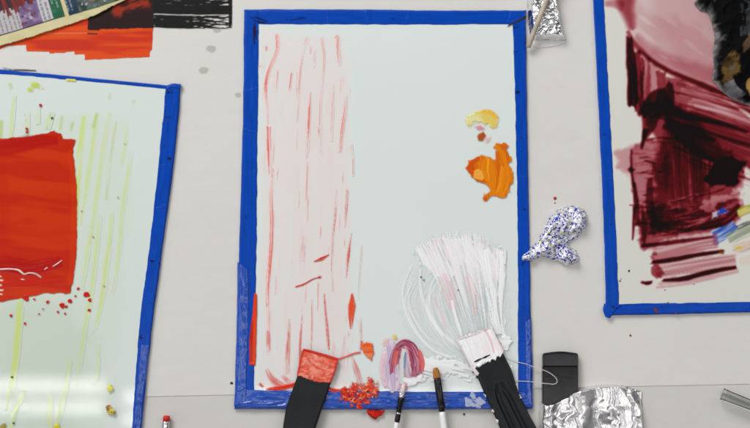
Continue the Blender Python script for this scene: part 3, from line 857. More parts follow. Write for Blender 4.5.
c.stroke([(500, 248), (501, 280), (502, 320), (504, 340)], [7, 9, 7, 5], WH, 0.9, jit=.45, rag=8, dry=0.34, bris=1.2, slen=50, h=0.5, seed=81)
c.stroke([(484, 250), (490, 290), (498, 335)], [9, 10, 8], WH, 0.9, dry=0.25, bris=1.1, slen=40, h=0.5, seed=82)
for k in range(10):
    x = random.uniform(430, 478); y = random.uniform(256, 300)
    c.stroke([(x, y), (x + 6, y + 14), (x + 12, y + 32)], random.uniform(1.2, 3), alb(232, 188, 192), 0.5, dry=0.25, soft=1.2, h=0.5, seed=k + 130)
for k in range(22):
    x = random.uniform(436, 494); y = random.uniform(272, 328)
    c.stroke([(x, y), (x + 3, y + 8), (x + 6, y + 17)], random.uniform(1, 2.4), alb(196, 206, 206), 0.6, dry=0.25, soft=1, h=0.1, seed=k + 160)
c.fill([(425, 360), (445, 356), (462, 360), (476, 372), (470, 379), (452, 374), (438, 379), (418, 380), (410, 372)], WH, 0.85, soft=3, jit=4.5, js=4, h=0.35, dry=0.3, ang=.25, sx=14, sy=1.6, seed=7)
c.stroke([(414, 352), (430, 362), (455, 364)], [3, 6, 8], WH, 0.9, dry=0.2, bris=.9, h=0.45, seed=84)
c.fill([(497, 338), (505, 335), (512, 341), (508, 348), (502, 354), (500, 345)], WH, 0.95, soft=1.2, jit=2, h=1.0, seed=9)
c.stroke([(452, 300), (458, 325), (468, 352), (474, 372)], [2.5, 3.5, 3, 3], WH, 0.9, dry=0.1, h=0.8, seed=85)
c.h *= .65
c.build('paint_swirl', ctr, zl('c', G), M_oil)['label'] = 'brushed white swirl'
# small dark grains in the white
dots(ctr, 'c', G + 0.0006, 'paint_grain', [(421, 277, .8), (424, 280, .6), (458, 290, .7), (477, 377, 1.0), (473, 372, .8), (505, 265, .6)], alb(74, 60, 66), 0.5, res=0.3)

# lilac and crimson arch of paint under the thin brush
c = Canvas(376, 328, 432, 396, 0.4)
c.fill([(386, 345), (392, 341), (398, 345), (399, 368), (402, 388), (396, 392), (386, 389), (381, 370), (383, 352)], alb(196, 176, 202), 0.92, soft=1.5, jit=2, js=4, col2=alb(226, 206, 214), ang=1.5, sx=14, sy=1.5, h=0.9, seed=2)
c.fill([(396, 350), (404, 342), (413, 344), (420, 356), (423, 372), (419, 379), (404, 386), (397, 380)], alb(206, 190, 198), .85, soft=1.6, jit=1.5, js=3, col2=alb(186, 150, 168), ang=1.4, sx=14, sy=1.4, h=.5, seed=77)
AM, AP = alb(150, 58, 86), alb(206, 140, 160)
c.fill([(395, 356), (399, 347), (404, 342), (410, 342), (416, 348), (420, 358), (422, 369), (420, 376), (411, 377), (411, 366), (409, 356), (405, 350), (401, 353), (399, 362), (396, 366)], AM, .92, soft=1.4, jit=1.4, js=3, col2=alb(176, 92, 118), ang=1.35, sx=12, sy=1.4, h=.9, dry=.05, seed=3)
for k in range(16):
    t = k / 15; x = 404 + 15 * t; y = 345 + 8 * t * t
    c.stroke([(x, y), (x + 2 + 2 * t, y + 12), (x + 2.5 + 1.5 * t, y + random.uniform(18, 28))], random.uniform(.9, 2), random.choice([AP, alb(226, 190, 200), alb(128, 44, 72), AM]), random.uniform(.4, .75), dry=.25, bris=.8, slen=10, h=1.2, soft=.9, fout=.2, seed=k + 60)
c.stroke([(392.5, 374), (393.5, 358), (398, 347), (405, 342.5), (413, 347), (417, 356)], [5, 7.5, 7, 6.5, 7, 6], AM, .9, dry=.08, col2=AP, mixb=-.15, bris=.9, slen=14, h=1.2, seed=44)
c.stroke([(397, 350), (395.5, 357), (395, 366)], [4, 4.5, 3], alb(222, 104, 74), 0.7, dry=0.25, h=0.9, soft=1.6, seed=6)
c.stroke([(393, 338), (397, 336)], [5, 5], alb(232, 190, 110), 0.85, h=0.6, seed=7)
c.stroke([(404, 348), (402, 362), (402, 384)], [4, 4.6, 4], alb(204, 210, 206), 0.9, h=0.5, dry=0.1, soft=1.6, seed=8)
c.stroke([(405.8, 351), (405, 359), (404.6, 369)], [1.4, 3.2, 1.6], alb(66, 96, 140), 0.85, dry=0.1, col2=alb(110, 140, 176), h=0.6, seed=9)
c.stroke([(419, 350), (422, 362), (421, 372)], [3, 5, 4], alb(222, 100, 98), 0.85, dry=0.2, h=0.8, seed=10)
c.fill([(404, 378), (418, 377), (424, 374), (420, 381), (408, 386)], WH, 0.9, soft=1.5, jit=2, h=0.9, seed=11)
c.stroke([(384, 352), (382, 370), (386, 388)], [4, 5, 4], alb(226, 190, 200), 0.8, dry=0.2, h=1.0, seed=12)
c.stroke([(403, 383), (405, 391)], [7, 5], alb(214, 160, 176), 0.9, col2=alb(168, 70, 104), h=1.0, seed=13)
c.h *= .55
c.build('paint_arch', ctr, zl('c', G), M_oil)['label'] = 'crimson and lilac arch'
c = Canvas(366, 332, 395, 352, 0.5)
c.stroke([(384, 346), (386, 341), (392, 340)], [5, 5, 3], alb(236, 190, 186), 0.6, dry=0.2, h=0.3, seed=1)
c.build('paint_dab', ctr, zl('c', G), M_wash)

# white smear on the near tape
c = Canvas(452, 388, 492, 410, 0.5)
c.fill([(464, 398), (472, 392), (478, 396), (484, 402), (478, 406), (466, 405)], alb(206, 212, 226), 0.6, soft=1.5, jit=3, h=0.2, dry=0.2, ang=0.6, sx=8, sy=2)
c.build('paint_smear', ctr, T + 0.0024, M_oil)

# ================================================================== LEFT PALETTE
lft = thing('glass_palette', at(30, 280, 0), 'tilted glass palette with a solid red square over yellow green lines', 'palette', 'blue taped glass palettes')
BASES[lft.name] = Base(alb(210, 217, 212))
slab('glass_sheet', [(-118, 62), (175, 90), (128, 484), (-160, 452)], 0.0003, T, M_glassL, lft)
tape(lft, 'tape_strip', [(-118, 65), (0, 74), (90, 81.5), (170, 89.5)], [(-120, 58), (0, 69.5), (90, 78), (172, 86)], T, M_tape, wr=0.08, seed=11, jo=0.25)
tape(lft, 'tape_strip', [(166, 87), (163, 118), (158, 168), (150.5, 238), (146, 275), (140, 322), (132, 428), (127, 490)],
     [(181, 85), (178.3, 120), (172, 180), (163.5, 240), (158.5, 280), (152.5, 325), (141.5, 428), (136, 490)], T, M_tape, wr=0.2, lift=0.00025, seed=12)
tape(lft, 'tape_layer', [(141, 345), (137, 390), (131, 450)], [(150.5, 345), (145.5, 390), (139.5, 450)], T, M_tapeW, wr=1.1, lift=0.0006, seed=13, fall=0.4)
tape(lft, 'tape_strip', [(-155, 442), (0, 460), (128, 475)], [(-168, 455), (0, 473), (135, 489)], T, M_tape, wr=0.2, lift=0.0004, seed=14)
tape(lft, 'tape_strip', [(-108, 64), (-130, 250), (-155, 446)], [(-121, 60), (-144, 250), (-170, 452)], T, M_tape, wr=0.2, lift=0.0004, seed=15)
tape(lft, 'tape_corner', [(166.5, 90.5), (172, 87.5), (180, 89)], [(167, 86), (173, 84), (181.5, 84.5)], T, M_tape, wr=0.4, lift=0.0007, seed=16, fall=0.3, zlow=T * 0.4)
GR, GR2 = alb(196, 212, 66), alb(204, 214, 120)
c = Canvas(-20, 78, 160, 440, 0.9)
c.fill([(-20, 130), (60, 110), (130, 120), (135, 200), (122, 300), (105, 440), (-20, 440)], alb(190, 206, 168), 0.26, soft=26, jit=8, js=25, ang=1.75, sx=80, sy=6, h=0.02, seed=1)
c.fill([(-20, 300), (60, 300), (90, 330), (80, 440), (-20, 440)], alb(170, 184, 164), 0.26, soft=34, jit=8, js=20, ang=1.7, sx=80, sy=4, h=0.02, seed=2)
c.build('paint_wash', lft, zl('l', G), M_wash)['label'] = 'translucent green wash'


def grn(pts, w, op, dry=0.25, col=GR, **kw):
    streak(lft, 'l', G, 'paint_streak', pts, w, col, m=M_wash, op=op * .75, dry=dry * .6, seed=int(pts[0][0] * 5 + pts[0][1] * 3), soft=2.6, bris=1.8, fin=0.25, fout=0.3, h=0.04, slen=50, res=0.65, **kw)


for pts, w, op in [
    ([(84, 115), (80, 150), (77, 200), (74, 250)], [4, 6, 5, 3], .8),
    ([(97, 112), (92, 150), (86, 190), (80, 225)], [3, 4, 4, 3], .6),
    ([(110, 112), (103, 150), (96, 200), (90, 245)], [2.5, 3.5, 3.5, 3], .6),
    ([(127, 125), (125, 145), (121, 165)], [2, 3, 2], .55),
    ([(131, 152), (126, 185), (121, 220), (121, 240)], [2, 3.4, 3, 2], .6),
    ([(121, 210), (120, 240), (116, 275), (112, 295)], [2.5, 3.4, 3, 2], .6),
    ([(112, 212), (110, 240), (106, 265), (104, 285), (98, 315), (93, 335)], [2, 3, 4.4, 4.6, 4, 2], .7),
    ([(100, 215), (96, 250), (92, 285), (86, 320), (82, 350), (76, 390)], [2, 4, 3.5, 3.6, 3, 2], .6),
    ([(92, 220), (86, 260), (82, 290)], [3, 4, 3], .5),
    ([(20, 296), (18, 330), (14, 370), (8, 410)], [6, 7, 6, 5], .8),
    ([(98, 345), (97, 375), (92, 385)], [2, 2.6, 2], .4),
    ([(70, 360), (64, 395), (56, 425)], [3, 4, 5], .45),
    ([(50, 395), (49, 428)], [4, 6], .45),
    ([(24, 392), (15, 412), (10, 430)], [3, 4, 3], .6),
    ([(14, 95), (12, 118), (11, 138)], [2.5, 4, 3], .6),
    ([(27, 112), (27, 135)], [4, 3], .45),
    ([(38, 108), (38, 124)], [2, 2.6], .45),
    ([(51, 112), (49, 122), (47, 130)], [5, 5, 4], .6),
    ([(73, 118), (70, 132)], [3, 3], .45),
    ([(62, 115), (60, 130)], [3, 3], .3),
    ([(1, 120), (0, 138)], [4, 4], .5),
    ([(110, 92), (109, 100)], [2, 3], .3), ([(134, 99), (132, 104)], [3, 3], .35), ([(9, 82), (12, 90)], [4, 3], .35),
    ([(97, 112), (93, 128)], [2, 3], .4), ([(116, 120), (110, 160), (106, 200)], [1.6, 2.4, 2], .3),
]:
    grn(pts, w, op)
c = Canvas(22, 76, 50, 100, .5)
c.fill([(29, 82), (36, 81), (42, 86), (43, 89), (36, 88), (33, 91), (28, 93), (27, 90), (31, 87)], alb(202, 216, 70), .7, soft=3, jit=1.4, js=4, dry=.45, ang=.5, sx=6, sy=2, h=.1, seed=5)
c.build('paint_dab', lft, zl('l', G), M_wash)
streak(lft, 'l', T + 0.0005, 'paint_dab', [(66, 79.6), (76, 80.4)], 1.8, alb(236, 222, 60), seed=6, h=0.1)
# red square
R1, R2 = alb(198, 60, 0), alb(168, 34, 0)
c = Canvas(-66, 118, 90, 312, 0.6)
c.fill([(-60, 142), (0, 139), (30, 136.5), (54, 131), (55, 132.5), (61, 133), (62, 139), (75, 140), (75, 144), (72.5, 147), (76, 185), (77, 225), (77.5, 232), (75.5, 260), (72, 285), (70, 293), (45, 293), (28, 297), (2, 302), (-60, 306)],
       R1, 0.99, soft=0.9, jit=0.8, js=6, col2=alb(188, 50, 0), ang=0.1, sx=60, sy=10, h=0.25, seed=4)
c.stroke([(-60, 150), (0, 148), (30, 143), (58, 140)], [14, 16, 16, 8], R2, 0.7, dry=0.1, soft=4, h=0.4, seed=5)
c.stroke([(-60, 268), (0, 264), (30, 268), (62, 262)], [14, 16, 16, 10], R2, 0.75, dry=0.15, soft=4, h=0.5, seed=6)
c.stroke([(70, 150), (74, 190), (74, 235), (71, 285)], [5, 5, 6, 5], alb(206, 66, 8), 0.4, dry=0.2, soft=1.5, h=0.5, seed=7)
c.stroke([(0, 150), (2, 200), (2, 260)], [10, 14, 10], alb(186, 46, 0), 0.4, dry=0.2, soft=6, h=0.3, seed=8)
c.stroke([(2, 284), (30, 282), (66, 280)], [8, 9, 6], alb(190, 46, 10), 0.6, dry=0.2, soft=2.5, h=0.4, seed=9)
for y in (276, 280, 285, 290, 294):
    c.stroke([(-3, y), (2.5 + (y % 3), y + .4)], 1.6, alb(214, 222, 196), 0.8, h=0.3, dry=0.2, seed=y)
c.h *= .35
o = c.build('paint_square', lft, zl('l', G), M_oil); o['label'] = 'solid glossy red square'
# thin raised line across it, wet glare put into its pale colour
c = Canvas(-4, 256, 66, 282, 0.4)
c.stroke([(-3, 269.5), (8, 269), (18, 270), (24, 274), (29, 273), (36, 274), (42, 278)], [1.2, 1.4, 1.6, 2.2, 1.2, 1.8, 1.6], alb(236, 206, 200), .95, dry=.12, bris=.8, slen=6, h=.8, seed=3)
c.stroke([(52, 267), (57, 264), (62, 260)], [1, 1.4, 1], alb(236, 206, 200), .9, dry=.2, bris=.8, slen=5, h=.7, seed=4)
c.stroke([(44, 270), (48, 267)], 1.2, alb(236, 206, 200), .8, dry=.2, h=.6, seed=5)
c.stroke([(21, 279), (25, 280)], 1.4, alb(232, 190, 184), .8, dry=.2, h=.6, seed=6)
c.build('paint_or_glare_ridge', lft, zl('l', G + 0.0004), M_oil)['label'] = 'thin white line of painted glare'
dots(lft, 'l', G, 'paint_drop', [(86.5, 294.5, 3.2), (90, 300, 1.8), (70, 301, 2.3), (62, 305.5, 2.6), (66, 306.5, 1.6), (47.5, 302, 1.5), (89, 310, 1.7), (78, 288.5, 1.4), (75.5, 296, 1.2), (58, 312, 1.2), (65, 313.5, 1.0), (26, 298, 3), (34, 299, 1.2), (39, 314, .8), (11, 315.5, 1.2), (25, 323.5, 1.2), (43, 309, .7)], alb(196, 44, 28), 0.4)
dots(lft, 'l', G, 'paint_drop', [(40.5, 105.5, 1.4), (27, 129, 1.6), (27, 132, 1.4)], alb(186, 48, 28), 0.3)
dots(lft, 'l', G, 'paint_drop', [(118, 197.5, .8), (81.5, 211, .9), (93, 237, .8), (104, 286, .7)], alb(186, 140, 110), 0.1)
dots(lft, 'l', G, 'paint_drop', [(52, 118, 1), (125, 144, .7), (12, 377, 1.2), (13.5, 423, 1.2)], alb(74, 84, 60), 0.1)
c = Canvas(102, 380, 120, 420, 0.35)
c.fill([(107, 385), (111, 384), (114, 389), (110, 393), (108, 391)], alb(206, 206, 60), .95, soft=1, jit=1, h=1.4, col2=alb(226, 220, 120), sx=4, sy=2, seed=1)
c.build('paint_lump', lft, zl('l', G), M_oil)
c = Canvas(102, 400, 120, 420, 0.35)
c.fill([(106, 407), (110, 405.5), (115, 410), (114, 415), (109, 414)], alb(150, 112, 50), .95, soft=1, jit=1.4, h=2.0, col2=alb(206, 190, 90), sx=3, sy=2, seed=2)
c.stroke([(106, 406), (111, 405.5)], 1.5, alb(176, 52, 40), .9, h=1.5, seed=3)
c.build('paint_lump', lft, zl('l', G), M_oil)
c = Canvas(0, 418, 62, 440, 0.5)
c.fill([(54, 424), (58, 423), (60, 428), (56, 433)], alb(216, 200, 60), .9, jit=1, h=.8, seed=2)
c.build('paint_lump', lft, zl('l', G), M_oil)
c = Canvas(0, 418, 14, 440, 0.5)
c.fill([(0, 425), (5, 424), (6, 431), (0, 432)], alb(160, 140, 60), .9, jit=1, h=.8, seed=3)
c.build('paint_lump', lft, zl('l', G), M_oil)

# ================================================================== RIGHT PALETTE
rgt = thing('glass_palette', at(740, 130, 0), 'glass palette smeared with dark maroon and pink paint beside a black rag', 'palette', 'blue taped glass palettes')
BASES[rgt.name] = Base(alb(211, 209, 201))
slab('glass_sheet', [(589, -92), (886, -98), (905, 309), (609, 312)], 0.0003, T, M_glassR, rgt)
tape(rgt, 'tape_strip', [(599.5, -90), (603.8, 0), (609.6, 110), (615.4, 220), (619, 308)], [(588.5, -92), (593, 0), (598.5, 110), (603.3, 220), (606, 314)], T, M_tape, wr=0.15, lift=0.00025, seed=21)
tape(rgt, 'tape_strip', [(612, 304), (680, 303), (750, 302), (905, 299)], [(606, 315.5), (680, 314), (750, 312.5), (908, 311)], T, M_tape, wr=0.35, lift=0.0005, seed=22)
tape(rgt, 'tape_strip', [(596, -82), (720, -85), (884, -88)], [(588, -94), (720, -97), (888, -101)], T, M_tape, wr=0.15, lift=0.0005, seed=23)
tape(rgt, 'tape_strip', [(874, -90), (885, 110), (894, 305)], [(887, -98), (898, 110), (908, 309)], T, M_tape, wr=0.15, lift=0.0006, seed=24)
tape(rgt, 'tape_corner', [(622, 306), (616, 310), (609.5, 318.5)], [(604, 303.5), (602.5, 310), (604.5, 316.5)], T, M_tape, wr=0.5, lift=0.0009, seed=25, fall=0.2, zlow=T * 0.6)

c = Canvas(604, -70, 800, 300, 0.6)
tmp = Canvas(604, -70, 800, 300, 0.6)
RHO = np.zeros(c.a.shape)          # glaze thickness plus some painted shading: the film darkens with it


def dn(amt, pts, w, **kw):
    global RHO
    tmp.a[:] = 0; kw.setdefault('soft', 2.0); kw.setdefault('bris', 1.4); kw.setdefault('slen', 40); kw.setdefault('jit', .15)
    tmp.stroke(pts, w, (0, 0, 0), **kw)
    RHO = RHO * (1 - tmp.a * (1 if amt < 0 else kw.get('rep', 0))) + (0 if amt < 0 else amt) * tmp.a


def df(amt, poly, scrape=0.0, **kw):
    global RHO
    tmp.a[:] = 0; tmp.fill(poly, (0, 0, 0), **kw)
    RHO = RHO * (1 - tmp.a * scrape) + amt * tmp.a


rim = [(627, 30), (633, 41), (642, 52), (655, 63), (672, 73), (700, 85), (725, 96), (750, 111), (800, 145)]
# pale glaze above the rim
df(.13, [(604, -70), (800, -70), (800, 145), (750, 111), (725, 96), (700, 85), (672, 73), (655, 63), (642, 52), (632, 38), (624, 14), (612, 7), (604, 6)], soft=4, jit=3, js=14)
df(.13, [(640, -70), (800, -70), (800, 130), (745, 105), (712, 84), (680, 66), (652, 30)], soft=30, jit=8, js=30)  # shading of the right part, painted as denser glaze
df(.10, [(630, 0), (700, 30), (740, 90), (700, 80), (660, 62), (636, 40)], soft=14, jit=6, js=12, ang=.6, sx=50, sy=6, dry=.3)
dn(.9, [(624, -26), (626, 4), (629, 16), (632, 30)], [14, 17, 13, 5], soft=9, bris=4)
dn(.35, [(604, 4), (614, 4), (624, 6)], [4, 8, 10], soft=4)
dn(.30, [(634, 36), (650, 52), (680, 66), (720, 80), (770, 104)], [8, 14, 16, 16, 16], soft=10, bris=3, dry=.2)
dn(1.1, rim, [3, 5, 5, 5, 6, 6, 5, 4, 4], soft=3.5, bris=2)
dn(.9, [(640, 51), (660, 66), (690, 80), (720, 93), (760, 117)], [2, 4, 5, 4, 3], soft=2, dry=.2)
# vertical bands at the left
dn(2.4, [(629, 36), (631, 60), (632.5, 84), (633, 107)], [5, 9, 9.5, 10], soft=1.6, rag=7, slen=70, seed=2)
dn(1.4, [(628.5, 40), (630.5, 70), (632, 106)], [3, 5, 6], soft=1.6, dry=.3, rag=8, slen=60, seed=3)
dn(1.5, [(637, 48), (638, 80), (640, 116)], [7, 8, 10], soft=2, dry=.12, rag=9, slen=70, seed=4)
dn(.8, [(645, 56), (645, 84), (646, 118)], [9, 11, 12], soft=2, dry=.25, rag=9, slen=50, seed=5)
dn(1.4, [(642, 58), (643.5, 70), (642, 84), (643.5, 98)], [2, 2.4, 2, 1.6], soft=1, dry=.42, bris=.9, slen=8, seed=6)
dn(.45, [(653, 64), (652, 84), (650, 102)], [9, 12, 9], soft=2, dry=.3, slen=30, seed=7)
dn(1.3, [(661, 70), (662, 92), (660, 120)], [9, 10, 14], soft=2, dry=.2, slen=60, rag=8, seed=8)
dn(2.0, [(642, 116), (650, 106), (660, 98), (668, 96)], [8, 14, 20, 18], soft=3, dry=.1, seed=9)
dn(1.8, [(669, 82), (670.5, 96), (669, 112)], [6, 7, 8], soft=2, dry=.1, rag=5, seed=10)
dn(1.6, [(650, 100), (652, 112), (648, 128), (644, 140)], [14, 20, 12, 4], soft=3, dry=.15, rag=6, seed=11)
# sweep of red to the right
df(1.0, [(666, 76), (700, 88), (728, 100), (760, 124), (800, 150), (800, 200), (757, 168), (735, 166), (700, 160), (666, 130)], soft=3, jit=2, js=8)
df(.60, [(672, 104), (720, 116), (770, 140), (800, 160), (800, 200), (757, 168), (735, 166), (700, 160), (666, 130)], soft=8, jit=3, js=8, ang=.36, sx=60, sy=3, dry=.25)
for k in range(26):
    y = 82 + k * 3.3 + random.uniform(-1.5, 1.5); x0 = 664 + random.uniform(0, 34); sl_ = .26 + k * .004; L = random.uniform(30, 80)
    dn(random.choice([.25, .35, .5, .8]), [(x0, y), (x0 + L * .5, y + L * .5 * sl_ + 1), (x0 + L, y + L * sl_)], random.uniform(1.4, 5), dry=.35, bris=1.1, slen=60, soft=1.4, fout=.2, seed=k + 30)
for k in range(9):
    y = 86 + k * 3.2; x0 = 676 + random.uniform(0, 20)
    tmp.a[:] = 0; tmp.stroke([(x0, y), (x0 + 30, y + 8), (x0 + 66, y + 20)], random.uniform(2, 4.5), (0, 0, 0), dry=.4, bris=1.1, slen=50, soft=1.6, fout=.3, seed=k + 60); RHO *= 1 - .6 * tmp.a
dn(2.0, [(662, 110), (686, 116), (715, 122), (748, 133)], [9, 6, 3.4, 1.6], soft=2, dry=.05, slen=80, seed=12)
dn(1.5, [(664, 122), (690, 132), (716, 141)], [12, 9, 2.5], soft=3, dry=.12, seed=13)
# dark heart
df(1.25, [(650, 116), (668, 100), (690, 114), (712, 136), (722, 152), (738, 160), (742, 178), (736, 200), (722, 212), (690, 226), (660, 228), (652, 200), (656, 160)], soft=9, jit=6, js=10, ang=1.5, sx=30, sy=2.6)
df(.8, [(666, 130), (690, 136), (704, 150), (708, 176), (700, 205), (672, 212), (662, 180)], soft=9, jit=5, js=8, ang=1.5, sx=40, sy=2, dry=.25)
for k in range(16):
    x = 664 + k * 3 + random.uniform(-1, 1); y = 128 + max(0, k - 6) * 3
    dn(random.uniform(.3, .9), [(x, y), (x - .6, y + 28), (x + .5, y + random.uniform(45, 70))], random.uniform(1.5, 5), dry=.35, bris=1, slen=40, soft=1.5, fin=.2, fout=.3, seed=k + 80)
df(2.6, [(715, 162), (724, 157), (736, 159), (743, 163), (742, 171), (736, 176), (739, 183), (729, 187), (718, 182), (710, 186), (704, 178)], soft=3, jit=3, js=4)
dn(.9, [(744, 160), (741, 172), (744, 178)], [6, 7, 4], soft=2.5)
# pale cloud and streaked field on the left
df(.34, [(615, 152), (623, 148), (634, 147), (635, 178), (627, 176), (619, 168)], soft=6, jit=3, js=7)
df(.60, [(631, 150), (640, 142), (652, 138), (668, 142), (670, 172), (666, 204), (660, 232), (641, 240), (637, 212), (632, 188)], soft=3, jit=2, js=5, ang=-.05, sx=22, sy=1.8)
for k in range(44):
    y = 140 + k * 2.25; x0 = random.uniform(630, 652); L = random.uniform(10, 34)
    dn(random.choice([.2, .35, .5, 1.2, 1.6]), [(x0, y), (x0 + L * .5, y + random.uniform(-1.4, .6)), (x0 + L, y + random.uniform(-2, 2))], random.uniform(1, 3.4), dry=.45, bris=.9, slen=12, soft=1.2, rag=7, seed=k + 110)
for (p, w, a) in [([(631.5, 150), (631.5, 170), (634, 188)], [1.4, 2, 2.4], 2.2), ([(646, 128), (643, 142), (641, 150)], [7, 4, 2], 2.4), ([(634, 182), (636, 202), (638, 226)], [3, 5, 5], 1.8), ([(650, 178), (650, 205), (655, 226)], [5, 9, 8], 1.2), ([(629, 168), (633.5, 172)], [4, 5], 2.6), ([(634.5, 205), (633.5, 226), (632.5, 241)], [3, 2.2, 1], 2.4), ([(642, 205), (644, 222), (644, 246)], [3, 6, 3], .9)]:
    dn(a, p, w, dry=.24, bris=1, slen=14, soft=1.4, rag=5, seed=int(p[0][0] + p[0][1]))
# lower dark sweep
df(1.0, [(640, 214), (656, 206), (684, 208), (714, 206), (738, 194), (744, 206), (738, 220), (722, 230), (694, 236), (664, 241), (644, 250), (640, 240)], soft=5, jit=3, js=6, ang=-.18, sx=40, sy=2.4)
dn(1.6, [(650, 226), (690, 228), (722, 222), (741, 206)], [10, 12, 12, 8], soft=4, dry=.15, seed=14)
for k in range(30):
    y = 192 + k * 1.6; x0 = random.uniform(644, 690); L = random.uniform(20, 56)
    tmp.a[:] = 0; tmp.stroke([(x0, y + 5), (x0 + L * .5, y + 3), (x0 + L, y - L * .08)], random.uniform(1, 3), (0, 0, 0), dry=.5, bris=.8, slen=20, soft=1.2, rag=8, seed=k + 160)
    if k % 3: RHO *= 1 - .5 * tmp.a
    else: RHO += 1.2 * tmp.a
df(.12, [(702, 201), (712, 197), (730, 195), (746, 193), (737, 199), (718, 203), (716, 211), (706, 212), (700, 207)], scrape=.65, soft=2, jit=2, js=4, ang=-.1, sx=16, sy=1.6, dry=.2)
# bands at the bottom
df(.1, [(679, 233), (716, 228), (717, 235), (690, 239), (678, 240)], scrape=.6, soft=2, jit=1, js=4, dry=.2, ang=-.12, sx=30, sy=1.4)
def band(amt, pts, w, **kw): dn(amt, pts, w, slen=70, rag=5, soft=1.6, **kw)


band(.22, [(651, 254.5), (672, 251), (700, 245), (718, 241)], [15, 15, 14, 12], seed=15)
band(.34, [(651, 256), (672, 252), (700, 246), (718, 243)], [13, 12, 11, 9], dry=.4, bris=1, seed=16)
band(.7, [(651, 252), (656, 258)], [7, 8], dry=.2, seed=17)
band(2.0, [(640, 246), (668, 243), (690, 240), (717, 236)], [3, 4.4, 3, 2], dry=.15, seed=18)
band(3.0, [(651, 262), (668, 260.5), (700, 254.5), (723, 251)], [3.2, 4.4, 3.6, 3], seed=19)
band(.2, [(655, 271.5), (676, 268), (706, 263.5), (737, 259)], [15, 15, 13, 11], seed=20)
band(.34, [(655, 273), (676, 269.5), (706, 265), (736, 260)], [13, 12, 11, 9], dry=.42, bris=1, seed=21)
band(1.0, [(654, 264), (657, 271), (662, 278)], [7, 11, 8], dry=.2, seed=22)
band(3.2, [(662, 280.5), (684, 278.5), (710, 272), (737, 267)], [2.2, 4.6, 4.2, 3], dry=.05, seed=23)
band(.26, [(656, 285.5), (684, 283), (712, 277), (741, 271)], [6, 5, 5, 3], dry=.3, bris=1, seed=24)
band(3.0, [(641, 282), (647, 283.2), (654, 281.5)], [1.6, 3.6, 1.6], dry=.1, seed=25)
for _ in range(1):
    RHO[1:-1] = (RHO[:-2] + 2 * RHO[1:-1] + RHO[2:]) / 4; RHO[:, 1:-1] = (RHO[:, :-2] + 2 * RHO[:, 1:-1] + RHO[:, 2:]) / 4
c.c[:] = np.maximum(alb(211, 209, 201) * np.exp(-(RHO[..., None] * np.array([.80, 2.6, 2.25]) + np.maximum(0, RHO - 1.4)[..., None] * np.array([.75, .2, .2]))), [.007, .0035, .004])
c.a = np.clip(RHO / .06, 0, 1); c.h = np.clip(RHO - .45, 0, 3) * .07
# blue, yellow, cream touches
c.stroke([(714, 238), (726, 232), (736, 224)], [14, 12, 8], alb(40, 90, 176), .92, dry=.15, col2=alb(150, 180, 214), mixb=-.12, bris=1.2, slen=26, h=.35, seed=122)
c.stroke([(715, 232), (716, 246)], [5, 6], alb(120, 60, 110), .7, dry=.2, soft=2, h=.3, seed=123)
c.fill([(718, 210), (724, 208), (727, 212), (721, 215), (716, 216)], alb(36, 76, 170), .95, soft=1.2, jit=1, h=.4, seed=21)
c.fill([(712, 212), (718, 211), (717, 217), (712, 218)], alb(214, 200, 214), .7, soft=1.5, jit=1, h=.35, seed=22)
c.stroke([(738, 214), (752, 208), (790, 200)], [8, 11, 12], alb(150, 140, 48), .9, dry=.15, col2=alb(206, 196, 110), bris=1.4, slen=26, h=.3, seed=124)
c.stroke([(728, 240), (748, 230), (790, 216)], [10, 13, 14], alb(196, 196, 150), .75, dry=.25, col2=alb(120, 130, 110), bris=1.4, slen=30, h=.25, seed=125)
c.stroke([(736, 228), (756, 220), (790, 212)], [4, 5, 6], alb(66, 76, 74), .8, dry=.3, slen=20, h=.3, seed=126)
c.stroke([(732, 250), (750, 244), (790, 232)], [9, 12, 14], alb(208, 186, 170), .8, dry=.2, col2=alb(176, 110, 110), h=.25, bris=1.5, seed=127)
c.stroke([(735, 249), (742, 247)], [3.5, 3], alb(206, 184, 60), .95, h=.5, seed=128)
c.stroke([(718, 252), (724, 253)], [3, 3], alb(120, 70, 34), .9, h=.5, seed=129)
c.stroke([(738, 262), (752, 258), (786, 250)], [8, 10, 12], alb(212, 196, 182), .8, dry=.2, h=.25, seed=130)
c.stroke([(746, 264), (764, 258)], [2, 3], alb(70, 30, 40), .8, dry=.3, h=.3, seed=131)
pm = c.c * c.a[..., None]; pa = c.a.copy()
for _ in range(1):
    for A in (pm, pa):
        A[1:-1] = (A[:-2] + 2 * A[1:-1] + A[2:]) / 4
        A[:, 1:-1] = (A[:, :-2] + 2 * A[:, 1:-1] + A[:, 2:]) / 4
c.c = pm / np.maximum(pa, 1e-4)[..., None]; c.a = pa; c.h *= .5
c.build('paint_smear', rgt, zl('r', G), M_glaze)['label'] = 'dark maroon and pink smears'
dots(rgt, 'r', G, 'paint_drop', [(629, 271, .9), (620, 281, 1.2), (621, 279, .8), (665, 290, .8), (694, 284, .6)], alb(60, 24, 28), 0.2)
dots(rgt, 'r', T + 0.001, 'paint_drop', [(655.5, 310, 1.8), (657, 312, 1.2), (676, 313, 1.2), (668, 303, .9)], alb(110, 66, 60), 0.2)

